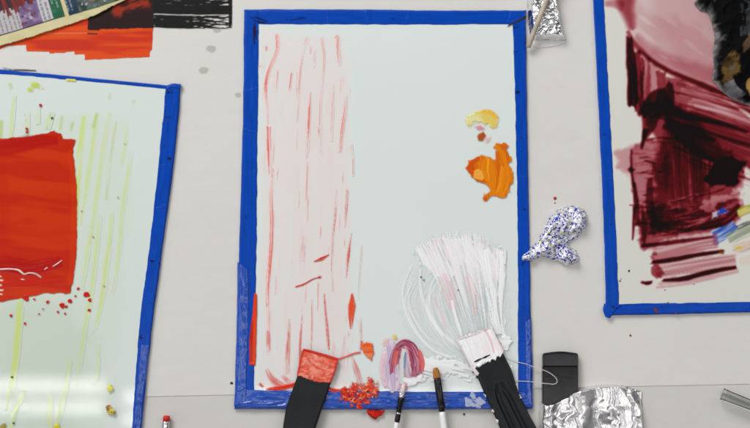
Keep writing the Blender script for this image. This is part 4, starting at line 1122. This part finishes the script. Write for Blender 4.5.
# ================================================================== SWATCHES ON THE TABLE
c = Canvas(-30, -30, 160, 66, 0.6)
c.fill([(-30, 62), (8, 46), (26, 45), (27, 51.5), (49, 51.5), (50, 53.3), (62, 52.8), (74, 51.6), (75, 54.6), (84.5, 54.6), (85, 60), (110, 59), (149.5, 57), (150, 51.5), (151.8, 50), (153, 30), (153, -30), (-30, -30)],
       alb(214, 78, 0), 0.99, soft=0.8, jit=0.35, js=4, col2=alb(192, 54, 0), ang=0, sx=60, sy=6, h=0.06, seed=1)
c.stroke([(30, 33), (60, 33.5), (98, 33)], 0.9, alb(222, 140, 104), .5, dry=.2, h=.1, seed=2)
c.stroke([(87, 33.6), (98, 33.8)], 1.5, alb(60, 22, 16), .95, h=.12, rag=1, seed=3)
o = c.build('paint_swatch', None, 0.00005, M_matt); tag(o, 'flat orange red paint swatch on the white table under the torn magazine page', 'paint swatch')
c = Canvas(80, -40, 240, 36, 0.55)
c.fill([(88, -40), (153.5, -40), (153.5, 28), (100, 29), (99, 30.5), (88, 30)], alb(46, 24, 20), 0.93, soft=.8, jit=.5, js=4, h=.05, dry=.06, ang=0, sx=40, sy=4, seed=1)
c.fill([(112, 12), (128, 1), (150, -2), (152, 10), (136, 8), (124, 14)], alb(180, 58, 20), .6, soft=7, jit=4, js=9, h=.06, ang=-.4, sx=16, sy=3, dry=.3, seed=2)
c.stroke([(153, -26), (190, -26), (232, -26)], [26], alb(22, 22, 23), .97, dry=.1, h=.06, rag=1, jit=0.02, seed=3)
c.stroke([(153, 0), (190, 0.5), (232, 0)], [27], alb(22, 22, 23), .97, dry=.14, bris=1.0, slen=9, h=.08, fout=.35, rag=1, jit=.02, seed=4)
c.stroke([(153, 9), (190, 10), (232, 10)], [9], alb(20, 20, 21), .98, dry=.05, h=.08, rag=1, jit=.05, seed=5)
c.stroke([(153, 21), (180, 22), (232, 22)], [13], alb(22, 22, 23), .97, dry=.14, fout=.4, bris=.9, slen=7, h=.08, rag=1.5, jit=.04, seed=6)
c.stroke([(230, -38), (230.5, 27)], [3.5], alb(24, 24, 25), .9, dry=.25, bris=1, slen=12, h=.08, rag=1, jit=.05, seed=7)
o = c.build('paint_swatch', None, 0.0003, M_matt); tag(o, 'streaky dry brushed black paint swatch at the top edge, overlapping the orange one', 'paint swatch')

# ================================================================== MAGAZINE PAGE
pgpoly = [(-70, 66), (0, 46.3), (12, 43.2), (25, 39), (36, 36), (45, 32.5), (56, 29.4), (66, 26), (78, 22), (87, 19), (96, 15.2), (103, 11.7), (113, 6.4), (123, 1.7), (150, -12), (110, -110), (-100, -60)]
curl = lambda x, y: 0.0016 * np.clip(1 - np.abs((y + 0.3 * x) - 30) / 60, 0, 1) + 0.0008 * fbm(x / 26, y / 26, 3)
pg = Canvas(-100, -110, 152, 68, 0.8)
pg.fill(pgpoly, alb(203, 194, 150), 1, soft=.7, jit=.35, js=2.6, col2=alb(194, 184, 140), sx=20, sy=12, h=0.05, seed=2)
o = page = pg.build('magazine_page', None, 0.0008, M_print, zfun=curl)
tag(page, 'torn cream edged magazine page with small pictures, lying over orange paint', 'magazine page')
ux, uy = 0.957, -0.29


def uv(u, v): return (0 + ux * u + uy * v, 37 + uy * u - ux * v)


def quad(u0, u1, v0, v1): return [uv(u0, v0), uv(u1, v0), uv(u1, v1), uv(u0, v1)]


pic = Canvas(-12, -22, 72, 46, 0.4)
pic.fill(quad(-14, 68.5, 0.2, 55), alb(44, 36, 44), 1, soft=.6, jit=.1, h=.02)
pic.fill(quad(-14, 25, 1.2, 24), alb(176, 170, 172), 1, soft=.6, jit=.2, h=.02)
pic.fill(quad(-14, 1.5, 1.2, 20), alb(60, 44, 64), .9, soft=1.2, jit=1, h=.02)
pic.fill(quad(25, 46, 1.2, 26), alb(136, 116, 152), 1, soft=.8, jit=.3, js=3, col2=alb(104, 84, 120), sx=6, sy=4, h=.02, seed=3)
for k in range(26):
    u = random.gauss(34, 4.5); v = random.gauss(12, 4.2)
    if not (26 < u < 45 and 2 < v < 24): continue
    p = uv(u, v); q = uv(u + random.uniform(-4, 4), v + random.uniform(-4, 4))
    pic.stroke([p, q], random.uniform(1.2, 3), random.choice([alb(96, 40, 56), alb(64, 40, 50), alb(130, 50, 70), alb(70, 60, 64), alb(186, 160, 186)]), .8, h=.02, soft=1, seed=k)
pic.fill(quad(46, 57, 1.2, 26), alb(186, 183, 184), 1, soft=.6, jit=.2, h=.02)
pic.fill(quad(57, 68, 0.8, 30), alb(24, 88, 62), 1, soft=.6, jit=.2, col2=alb(34, 110, 76), sx=6, sy=4, h=.02)


def text_col(cv, u, v0, v1, wdt, col, seed):
    """a line of printed type set up the page, too small to read in the photo"""
    r = random.Random(seed); v = v0
    while v < v1:
        l = r.uniform(1.6, 4.6)
        for s in np.arange(v, min(v + l, v1), 0.95):
            cv.stroke([uv(u - wdt * r.uniform(.32, .5), s), uv(u + wdt * r.uniform(.2, .5), s + r.uniform(-.2, .2))], .62, col, .85, h=.02, rag=.2, soft=.6, jit=0, seed=int(s * 7))
        v += l + 1.3


for i, u in enumerate((5, 9.6, 14.2, 18.8, 22.6)): text_col(pic, u, 2.5, 21 - (i % 2) * 2, 2.0, alb(58, 52, 58), i)
text_col(pic, 49, 2.5, 23, 3.2, alb(46, 34, 62), 11); text_col(pic, 53.6, 2.5, 20, 3.2, alb(70, 36, 84), 12)
text_col(pic, 60, 16, 27, 1.6, alb(170, 196, 180), 13); text_col(pic, 64.5, 11, 26, 1.6, alb(170, 196, 180), 14)
for k in range(60):
    u = random.uniform(-14, 64); v = 22 + random.uniform(-1.5, 5) - 5 * math.exp(-((u - 20) / 9) ** 2) + (4 if u > 46 else 0)
    pic.stroke([uv(u, v + 30), uv(u + random.uniform(-2, 2), v + 12), uv(u + random.uniform(-1, 1), v)], random.uniform(1.6, 4), random.choice([alb(118, 26, 20), alb(84, 20, 18), alb(60, 18, 18), alb(150, 40, 26), alb(104, 24, 20)]), .92, dry=.06, h=.03, soft=.8, bris=1, rag=3, seed=k + 200)
pic.build('printed_picture', page, 0.00094, M_print, zfun=curl)['label'] = 'printed panel with lilac picture, small type and red brush marks'
p2 = Canvas(60, -22, 132, 24, 0.4)
q2 = [(69.8, 16.4), (82, 12.6), (93, 9.6), (108, 4.8), (121, 0.4), (128, -4), (128, -22), (58, -22)]
p2.fill(q2, alb(44, 60, 58), 1, soft=.6, jit=.2, col2=alb(84, 96, 84), sx=7, sy=5, h=.02, seed=4)
p2.fill([(69.8, 16.2), (80, 13.2), (75, -4), (72, -22), (58, -22)], alb(26, 52, 72), 1, soft=.7, jit=.2, h=.02)
for k in range(120):
    x = random.uniform(80, 126); y = random.uniform(-12, 12)
    if sdpoly(np.array([x]), np.array([y]), q2)[0] < 2: continue
    p2.stroke([(x, y), (x + random.uniform(-3, 3), y + random.uniform(-3, 3))], random.uniform(1, 3.2), random.choice([alb(96, 72, 110), alb(64, 92, 74), alb(170, 160, 156), alb(150, 92, 96), alb(44, 62, 52), alb(110, 116, 130), alb(200, 196, 190), alb(76, 106, 84)]), .8, h=.02, soft=.9, seed=k)
for i, u in enumerate((73.6, 77.4)): text_col(p2, u, 4, 24, 1.9, alb(150, 168, 182), 30 + i)
p2.build('printed_picture', page, 0.00094, M_print, zfun=curl)['label'] = 'printed teal panel with flowers'

# ================================================================== LOOSE TOOLS
ZT = (T + 0.0016) * 1000     # tools lie across the palette's near tape
def rib(t, px): return 0


sp1 = thing('spatula', at(306, 400, 0), 'black plastic spatula with red paint on its blade', 'spatula', 'black plastic spatulas')
pr = [((303, 349), (338, 359)), ((300, 363), (335, 370)), ((297, 377), (331, 382)), ((291.5, 392), (326, 398)), ((286, 408), (321, 412)), ((283, 425), (316, 427)), ((282, 445), (311, 447)), ((282, 490), (306, 490)), ((283, 560), (303, 560))]
loft('body', pr, [1.4, 1.8, 2.4, 3.2, 4.2, 5.4, 7, 10, 10], [ZT + 1.0, ZT + 1.2, ZT + 1.5, ZT + 1.8, ZT + 2.2, ZT + 2.5, ZT + 2, ZT + 0.4, ZT + 0.4], M_black, sp1, sub=8, ns=32)
c = Canvas(292, 344, 342, 388, 0.4)
cap = [(303.5, 348.5), (338.5, 358.8), (336.5, 368), (330.5, 382.5), (320, 382), (309, 379.5), (300, 375.5), (296.6, 376.5), (299.5, 363)]
c.fill(cap, alb(216, 92, 72), 1, soft=.9, jit=.7, js=3, col2=alb(232, 138, 118), ang=.3, sx=8, sy=2, mixb=-.1, h=.7, seed=3)
for k in range(130):
    x = random.uniform(298, 337); y = random.uniform(350, 382)
    if sdpoly(np.array([x]), np.array([y]), cap)[0] < 1.5: continue
    a = random.choice([.35, .5, 1.9, 2.1, 1.2, 2.6]) + random.uniform(-.4, .4); l = random.uniform(2, 8)
    q = (x + l * math.cos(a), y + l * math.sin(a))
    if sdpoly(np.array([q[0]]), np.array([q[1]]), cap)[0] < 1: continue
    c.stroke([(x, y), ((x + q[0]) / 2 + random.uniform(-1, 1), (y + q[1]) / 2), q], random.uniform(.9, 3.4), random.choice([alb(236, 152, 134), alb(228, 124, 102), alb(208, 76, 58), alb(236, 164, 148), alb(214, 92, 72), alb(222, 108, 88)]), .55, dry=.2, bris=.9, slen=7, h=random.uniform(.5, 1.5), soft=1.0, seed=k)
c.stroke([(303, 349.5), (320, 354), (338, 359.5)], [2.5, 3, 3], alb(196, 50, 38), .9, dry=.05, h=1.3, seed=70)
c.stroke([(303, 350), (300, 364), (297.5, 376)], [2, 2, 1.6], alb(196, 52, 40), .85, dry=.1, h=1.1, seed=71)
c.stroke([(337, 361), (334, 372), (330, 382)], [2.4, 2, 2], alb(200, 56, 44), .85, dry=.1, h=1.1, seed=72)
o = c.build('paint_coat', sp1, 0.001 * (ZT + 2.0), M_oil, zfun=lambda x, y: 0.0000 + 0.00072 * np.clip((y - 350) / 32, 0, 1)); o['label'] = 'glossy salmon red paint'

sp2 = thing('spatula', at(500, 390, 0), 'black plastic spatula with white paint on its blade', 'spatula', 'black plastic spatulas')
pr = [((457, 339), (491, 327)), ((465, 352), (497, 341)), ((473, 366), (503, 353)), ((479, 381), (512, 371)), ((487, 399), (518, 391)), ((495, 417), (528, 412)), ((505, 440), (541, 436)), ((520, 475), (557, 470)), ((545, 530), (574, 522))]
def grv(t, px):
    on = float(smooth(np.array((t - 0.40) / .10)))
    g = 0
    for c0, w in ((-.30, .20), (.34, .20)):
        q = (px - c0 * min(1, .35 + max(0, t - .40) * 5)) / w; g -= 3.2 * max(0, 1 - q * q)
    return g * on


loft('body', pr, [1.4, 1.8, 2.6, 3.6, 5.0, 6.4, 8, 10, 10], [ZT + 1.0, ZT + 1.2, ZT + 1.5, ZT + 2.0, ZT + 2.6, ZT + 2.5, ZT + 1.6, ZT + 0.4, ZT + .4], M_black, sp2, sub=12, ns=56, groove=grv)
c = Canvas(450, 322, 516, 384, 0.4)
cap = [(456.5, 339), (491.5, 326.5), (498, 341), (503, 352.5), (496, 357), (489, 361), (481, 364.5), (473, 367), (465, 353)]
c.fill(cap, alb(238, 234, 234), 1, soft=.9, jit=1.2, js=2, col2=alb(236, 226, 227), ang=1.1, sx=14, sy=2, mixb=-.2, h=.7, seed=5)
for k in range(5):
    t = .3 + .14 * k
    c.stroke([(460 + 34 * t, 337 - 11 * t), (466 + 34 * t, 348 - 11 * t), (471 + 32 * t, 362 - 12 * t)], [1.4, 2.4, 1.4], alb(226, 160, 172), .12 if k != 3 else .7, dry=.2, soft=1.2, h=.8, seed=k)
c.stroke([(457, 339.5), (474, 334), (491, 327)], [1.6, 2, 1.6], alb(214, 192, 198), .7, h=1.2, seed=20)
c.stroke([(457, 340), (465, 354), (473, 368), (478, 375)], [2, 2, 2.4, 4], alb(228, 214, 218), .9, dry=.1, h=1.0, seed=21)
c.stroke([(491, 328), (498, 342), (503, 353)], [1.8, 2, 3], alb(232, 214, 218), .9, dry=.1, h=1.0, seed=22)
for k in range(22):
    t = random.random(); x = 474 + 28 * t; y = 366 - 12.5 * t
    c.stroke([(x, y - 1), (x + random.uniform(-4, 1), y + random.uniform(1, 5))], random.uniform(1, 2.2), alb(238, 234, 236), .95, h=.8, soft=.6, seed=k + 40)
for k in range(12):
    t = random.uniform(.02, .5); x = 474 + 28 * t; y = 366 - 12.5 * t
    c.stroke([(x - 1, y - 3.5), (x + 3, y - 5.5)], random.uniform(1, 2), alb(34, 34, 38), .95, h=.9, soft=.5, seed=k + 80)
o = c.build('paint_coat', sp2, 0.001 * (ZT + 2.0), M_oil, zfun=lambda x, y: 0.0009 * np.clip((y - 330) / 36, 0, 1)); o['label'] = 'thick white paint with pink streaks'
for p in [(485, 396), (492, 410), (511, 366), (517, 386), (497, 421), (475, 371), (520, 396)]:
    c = Canvas(p[0] - 4, p[1] - 4, p[0] + 4, p[1] + 4, .35)
    c.fill([(p[0] - 1, p[1] - 1.8), (p[0] + 1, p[1] - 1), (p[0] + 1.6, p[1] + 1.8), (p[0] - .2, p[1] + 1)], alb(228, 224, 226), .95, jit=.8, js=2, soft=.6, h=.5)
    c.build('paint_fleck', sp2, 0.001 * (ZT + (3.4 if p[1] < 380 else 5.8)), M_oil)

zb = ZT + 3.2
b1 = thing('paintbrush', at(398, 420, 0), 'thin white handled paintbrush, its tip caked in pink and lilac paint', 'paintbrush', 'thin paintbrushes')
lathe('bristles', (404.2, 383), (402, 394), [(0, .5), (.25, 2.0), (.7, 2.8), (1, 2.6)], M_paintbr, b1, zb, zb, squash=.8)
fr = lathe('ferrule', (402, 393.5), (397, 422), [(0, 2.4), (.08, 2.7), (.12, 2.9), (.3, 2.9), (.32, 2.6), (.9, 2.7), (1, 2.5)], M_ferrule, b1, zb, zb)
lathe('ferrule_band', (401.9, 393), (401.2, 397.5), [(0, 2.7), (.2, 3.0), (.8, 3.1), (1, 2.9)], M_silver, fr, zb, zb)
lathe('ferrule_band', (398.6, 412.5), (398.4, 414), [(0, 2.7), (.2, 2.9), (.8, 2.9), (1, 2.7)], M_silver, fr, zb, zb)
lathe('handle', (397.1, 421.5), (380, 530), [(0, 2.2), (.05, 2.5), (.3, 3.0), (.8, 2.2), (1, 1.2)], M_white, b1, zb, 3.0)
b2 = thing('paintbrush', at(440, 405, 0), 'thin white handled paintbrush with clean brown bristles and black ferrule', 'paintbrush', 'thin paintbrushes')
br = lathe('bristles', (435.4, 367.5), (437.4, 380), [(0, 1.2), (.08, 2.4), (.3, 3.3), (.7, 3.6), (1, 3.3)], M_bristle, b2, zb, zb + .3, squash=.7)
lathe('ferrule', (437.2, 378), (442, 411.5), [(0, 3.2), (.05, 3.6), (.2, 3.7), (.22, 3.5), (.24, 3.7), (.8, 3.3), (.82, 3.1), (.85, 3.3), (1, 3.0)], M_ferrule, b2, zb + .3, zb + .3)
lathe('handle', (441.9, 411), (460, 540), [(0, 2.8), (.04, 3.2), (.3, 3.5), (.8, 2.4), (1, 1.4)], M_white, b2, zb + .3, 3.2)

pc = thing('pencil', at(165, 424, 0), 'pencil end with a small red rubber tip and silver band on the bare table', 'pencil')
lathe('eraser', (166.8, 415.5), (166.2, 421.5), [(0, 2.2), (.12, 3.1), (.3, 3.4), (1, 3.4)], M_redr, pc, 3.7, 3.7)
lathe('ferrule', (166.2, 421.2), (165, 434), [(0, 3.5), (.1, 3.7), (.2, 3.4), (.35, 3.7), (.5, 3.5), (.9, 3.6), (1, 3.5)], M_silver, pc, 3.7, 3.7)
lathe('shaft', (165, 433.8), (156, 520), [(0, 3.5), (.8, 3.5), (.82, 3.5), (1, .4)], M_redr, pc, 3.7, 3.6, ns=6)

# black case with a smoked lid, foil, thread
cs = thing('black_case', at(559, 385, 0), 'flat black plastic case with a glossy grey top band, half covered by foil', 'case')
def rr(x0, y0, x1, y1, r, n=5):
    P = []
    for cx, cy, a0 in ((x1 - r, y0 + r, -90), (x1 - r, y1 - r, 0), (x0 + r, y1 - r, 90), (x0 + r, y0 + r, 180)):
        for k in range(n + 1):
            a = math.radians(a0 + 90 * k / n); P.append((cx + r * math.cos(a), cy + r * math.sin(a)))
    return P


slab('case_body', rr(541.5, 366, 577, 440, 1.6), 0.0002, 0.0085, M_blackg, cs, .0012)
top = [(541.8, 366.2), (541.8, 355.4), (542.6, 353.8)] + [(544 + 31 * t, 353.0 - 1.6 * math.sin(math.pi * t)) for t in np.linspace(0, 1, 9)] + [(576.4, 353.8), (577, 355.4), (577, 366.2)]
slab('case_lid', top, 0.0002, 0.0080, M_lid, cs, .0012)
slab('lid_rim', [(543, 353.6), (550, 352.2), (559, 351.4), (568, 352.2), (576, 353.4), (576, 355), (568, 354), (559, 353.2), (550, 354), (543, 355.2)], 0.0076, 0.0086, M_blackg, cs, .0003)

zt = lambda x: (T + 0.0009) if x < 532 else (0.0045 if x < 541.5 else 0.0089)
tp = catmull([(505, 357), (516, 361.5), (526, 364), (534, 367), (542, 369.5), (550, 373), (556, 378), (557, 382), (554, 384), (548, 383.6), (541, 383), (530, 381.5), (518, 381), (508, 380)], 0.8)
zz = np.array([zt(x) for x in tp[:, 0]])
for _ in range(8): zz[1:-1] = (zz[:-2] + zz[1:-1] + zz[2:]) / 3
zz = np.maximum(zz, np.array([zt(x) for x in tp[:, 0]])) + 0.0003
V3 = np.concatenate([at(tp[i, 0], tp[i, 1], zz[i])[None] for i in range(len(tp))])
th = tube('thread', V3, 0.00032, M_thread)
tag(th, 'fine white thread looping from the palette corner onto the black case', 'thread')


def ridge(x, y, s): return 1 - np.abs(2 * vn(x, y, s) - 1)


def foil_h(x, y, sd):
    e = smooth(sd / 2.5)
    base = (5.5 + 5.5 * smooth((596 - x) / 16)) * e
    wx = x + 9 * fbm(x / 26, y / 14, 5) - .15 * (y - 385)
    folds = 1.6 * ridge(wx / 19, y / 90, 7) ** 4 - 2.6 * ridge(wx / 17 + 4.4, y / 70, 9) ** 9 - 1.6 * ridge(wx / 10 + 1.7, y / 40, 19) ** 10 + 2.6 * fbm(x / 30, y / 34, 31, 2)
    crush = smooth((556 - x) / 8) * 4 * ridge(x / 6, y / 7, 13)
    dr = smooth((x - 616 - (y - 388) * .6) / 24) * smooth((424 - y) / 10)
    return np.maximum(0.3, base + e * (1.0 + folds + crush) - 9 * dr * e + dr * 1.4 * ridge(x / 6 + y / 9, y / 7, 17) + .3)


fo = relief('crumpled_foil', [(540, 402), (547, 402.5), (555, 400), (561, 397), (566, 394.5), (571, 391), (577, 388.5), (588, 386.5), (600, 385), (612, 384.6), (622, 385.6), (630, 388), (641, 391), (642, 410), (643, 440), (640, 480), (600, 492), (556, 484), (541, 450), (539, 420)],
            foil_h, M_foil, None, .55, 0.0001)
tag(fo, 'wrinkled sheet of silver foil draped over the lower end of the black case', 'foil')

# foil tube and stick at the top
def foil2_h(x, y, sd):
    e = smooth(sd / 4)
    return 0.4 + e * (5 + 3.2 * ridge(x / 7, y / 5, 3) + 2.0 * ridge(x / 4.5 + y / 9, y / 4.2, 5) + 1.2 * ridge(x / 10, y / 2.6, 8) + .2 * vn(x / 1.5, y / 1.5, 9))


ft = thing('crumpled_foil', at(545, 10, 0), 'small crinkled silver foil tube beside the top right corner of the central palette', 'foil')
relief('foil_body', [(525, -60), (556, -60), (557.5, 0), (560, 14), (562, 26), (566, 40.5), (560, 41), (552, 40), (544, 40.5), (535, 40), (530.5, 38), (528.5, 24), (527.5, 0)], foil2_h, M_foil2, ft, .5, 0.0006)
relief('tube_end', [(533, 38), (565, 38), (566.5, 43), (558, 46), (548, 47.5), (537, 48.5), (532.5, 46)], lambda x, y, sd: .2 + .35 * smooth(sd / 1.5), M_tab, ft, .6, 0.0001)
st = tube('stick', catmull([at(528.2, 47.5, .0055), at(532, 37, .0095), at(538, 22, .0122), at(547, 0, .0125), at(566, -46, .0122)], .004), 0.0026, M_wood, ns=12)
tag(st, 'pale wooden stick with brown stains leaning across the small crinkled foil tube', 'stick')
c = Canvas(526, -4, 552, 52, .4)

# speckled crumple
def sp_h(x, y, sd):
    b = 10 * (1 - (1 - np.clip(sd / 15, 0, 1)) ** 2) ** .5
    wx = x + 5 * fbm(x / 9, y / 9, 14); wy = y + 5 * fbm(x / 9, y / 9, 15)
    u = (x - y) * .7; v = (x + y) * .7
    cr = 4.6 * ridge(wx / 13, wy / 11, 2) ** 2 + 3.2 * ridge(wx / 6, wy / 6, 6) ** 2 + 1.3 * vn(x / 1.7, y / 1.7, 16)
    valley = 4.5 * np.exp(-((x - 560 - (y - 238) * .9) / 3.2) ** 2) * smooth((y - 226) / 8) + 3.5 * np.exp(-((y - 244 + (x - 545) * .35) / 2.2) ** 2) * smooth((x - 535) / 8)
    return np.maximum(.3, .3 + b * .75 + smooth(sd / 3) * (cr - 1.5) - valley * smooth(sd / 5))


sk = relief('crumpled_tissue', [(519.5, 258), (523, 253), (530, 248), (536, 243), (540, 236), (543, 229), (548, 221.5), (552, 215), (557, 210.5), (564, 207.5), (572, 206.3), (579, 207), (585, 211), (587.3, 218), (586, 226), (581, 233), (574, 239), (567, 243), (569, 246), (575, 250), (578.5, 256), (578, 263), (572, 263.5), (566, 266), (559, 262.5), (551, 259), (545, 256), (538, 257.5), (533, 260.5), (527, 262), (521, 261.5)],
            sp_h, M_speck, None, 1.6, 0.0001, None, False)
tag(sk, 'crumpled white tissue speckled with blue and green between two palettes', 'tissue')

# paint-stained rag, top right
def rag_h(x, y, sd):
    wx = x + 8 * fbm(x / 30, y / 30, 2); wy = y + 8 * fbm(x / 30, y / 30, 6)
    return .4 + smooth(sd / 9) * (4 + 8 * ridge(wx / 34, wy / 40, 3) + 5 * ridge(wx / 16 + wy / 40, wy / 18, 5)) + smooth(sd / 4) * (1.8 * ridge(wx / 7, wy / 8, 8) + .8 * fbm(x / 3, y / 3, 9))


def rag_c(x, y, s, h):
    blk = alb(20, 22, 22); gry = alb(92, 94, 97); och = alb(112, 88, 56); brn = alb(92, 74, 60); pal = alb(160, 150, 144)
    n = fbm(x / 9, y / 12, 31); n2 = fbm(x / 5, y / 6, 35)
    c = np.broadcast_to(blk, (len(x), 3)).copy()
    def mix(c, col, m): return c * (1 - m[:, None]) + col * m[:, None]
    # pale hem along the left edge, widening to the bottom
    c = mix(c, gry, smooth((4.5 - s + (n - .5) * 8) / 4) * .8)
    c = mix(c, pal, smooth((3.5 - s + (n2 - .5) * 7) / 3) * .55)
    def blob(cx, cy, rx, ry, a):
        u = ((x - cx) * math.cos(a) + (y - cy) * math.sin(a)) / rx; v = (-(x - cx) * math.sin(a) + (y - cy) * math.cos(a)) / ry
        return smooth((1.1 - np.sqrt(u * u + v * v) + (n2 - .5) * .7) / .4)
    c = mix(c, och, blob(727, 72, 14, 8, 1.9) * .75); c = mix(c, brn, blob(744, 46, 13, 4, -1.0)); c = mix(c, blk, blob(724, 66, 5, 5, 0) * .6)
    c = mix(c, alb(150, 116, 70), blob(749, 88, 6, 9, 0)); c = mix(c, alb(118, 118, 122), blob(732, 92, 12, 6, .7) * .8)
    c = mix(c, gry, smooth((n - .66) / .16) * .4)
    return c


rg = relief('paint_rag', [(694, 4), (700, 11), (708, 13), (712, 24), (715, 38), (713, 52), (714, 66), (712, 80), (720, 90), (730, 98), (744, 104), (762, 110), (790, 108), (820, 92), (838, 50), (836, -10), (812, -56), (764, -70), (722, -46), (708, -18)],
            rag_h, M_cloth, None, .7, T + 0.0006, rag_c)
tag(rg, 'bunched black rag with grey hem and ochre stains lying on the maroon palette', 'rag')

# clear plastic tube lower right
def hollow(name, p0, p1, r, z, m):
    a = at(*p0, z); b = at(*p1, z); ax = b - a; u = ax / np.linalg.norm(ax); s = np.cross(u, [0, 0, 1.0]); up = np.cross(s, u); ns = 40
    V = []; rings = [(0, r * .86), (0, r), (.02, r * 1.02), (.04, r), (1, r), (1, r * .86), (0.001, r * .86)]
    for t, q in rings:
        for k in range(ns):
            g = 2 * math.pi * k / ns; V.append(a + ax * t + q * (s * math.cos(g) + up * math.sin(g)))
    F = [[i * ns + k, i * ns + (k + 1) % ns, (i + 1) * ns + (k + 1) % ns, (i + 1) * ns + k] for i in range(len(rings) - 1) for k in range(ns)]
    return link(name, V, F, m, None)


ct = hollow('clear_tube', (723, 394), (830, 436), 0.0068, 0.0072, M_clear)
tag(ct, 'clear plastic tube lying slanted on the bare table in the lower right corner', 'tube')
# dried red chip in front of the palette
c = Canvas(362, 404, 390, 424, .35)
c.fill([(366, 410.5), (372, 409.5), (378, 410), (384, 410.5), (382, 414), (376, 419.5), (371, 417), (368, 414)], alb(190, 46, 26), 1, soft=.8, jit=.8, js=3, col2=alb(160, 36, 26), ang=.5, sx=6, sy=3, h=2.2, seed=3)
chip = c.build('paint_chip', None, 0.0003, M_oil); tag(chip, 'dried dark red paint chip on the table just below the palette edge', 'paint chip')

# ================================================================== LIGHT
w = bpy.data.worlds.new('World'); SC.world = w; w.use_nodes = True; nt = w.node_tree
bg = nt.nodes['Background']
tc = N(nt, 'ShaderNodeTexCoord'); sp = N(nt, 'ShaderNodeSeparateXYZ'); nt.links.new(tc.outputs['Generated'], sp.inputs[0])
rp = N(nt, 'ShaderNodeValToRGB'); e = rp.color_ramp.elements
e[0].position = 0.0; e[0].color = (.12, .12, .12, 1); e[1].position = 1.0; e[1].color = (.36, .365, .37, 1)
x = e.new(0.25); x.color = (.35, .345, .34, 1); x = e.new(0.45); x.color = (.85, .85, .86, 1); x = e.new(0.66); x.color = (.85, .86, .88, 1); x = e.new(0.82); x.color = (.40, .405, .41, 1)
nt.links.new(sp.outputs['Z'], rp.inputs[0])
mr = N(nt, 'ShaderNodeMapRange', interpolation_type='SMOOTHSTEP'); mr.inputs['From Min'].default_value = 0.55; mr.inputs['From Max'].default_value = -0.55
mr.inputs['To Min'].default_value = 0.38; mr.inputs['To Max'].default_value = 1.5; nt.links.new(sp.outputs['X'], mr.inputs['Value'])
vm = N(nt, 'ShaderNodeVectorMath', operation='SCALE'); nt.links.new(rp.outputs[0], vm.inputs[0]); nt.links.new(mr.outputs[0], vm.inputs['Scale'])
nt.links.new(vm.outputs[0], bg.inputs['Color']); bg.inputs['Strength'].default_value = 0.60


def area(name, loc, sx, sy, watts, col=(1, 1, 1), target=None):
    l = bpy.data.lights.new(name, 'AREA'); l.shape = 'RECTANGLE'; l.size = sx; l.size_y = sy; l.energy = watts; l.color = col
    o = bpy.data.objects.new(name, l); COL.objects.link(o); o.location = loc
    if target is not None:
        o.rotation_euler = (Vector(target) - Vector(loc)).to_track_quat('-Z', 'Y').to_euler()
    return o


# twin-tube ceiling fixtures in a row (mirrored in the glass at lower left)
for x0, dy in ((-1.335, 0), (-0.105, -.032), (1.125, -.032)):
    for y, sy in ((-0.200, .03), (-0.259, .026)):
        area('ceiling_tube', (x0, y + dy, 2.0), 1.17, sy, 44 * sy, (1, .99, .97))
# added soft area lights, no source seen: key at far left, weak fill right
area('added_soft_light', (-1.3, 2.0, 1.9), 1.6, 1.0, 60, (.97, .985, 1.0), (0, 0, 0))
area('added_soft_light', (1.9, 0.6, 1.8), 1.4, 1.4, 9, (1, .985, .96), (0, 0, 0))

SC.render.engine = 'CYCLES'
SC.cycles.transparent_max_bounces = 48
SC.cycles.max_bounces = 8
vs = SC.view_settings
vs.view_transform = 'Standard'; vs.look = 'None'; vs.exposure = 0.0; vs.gamma = 1.0; vs.use_curve_mapping = False
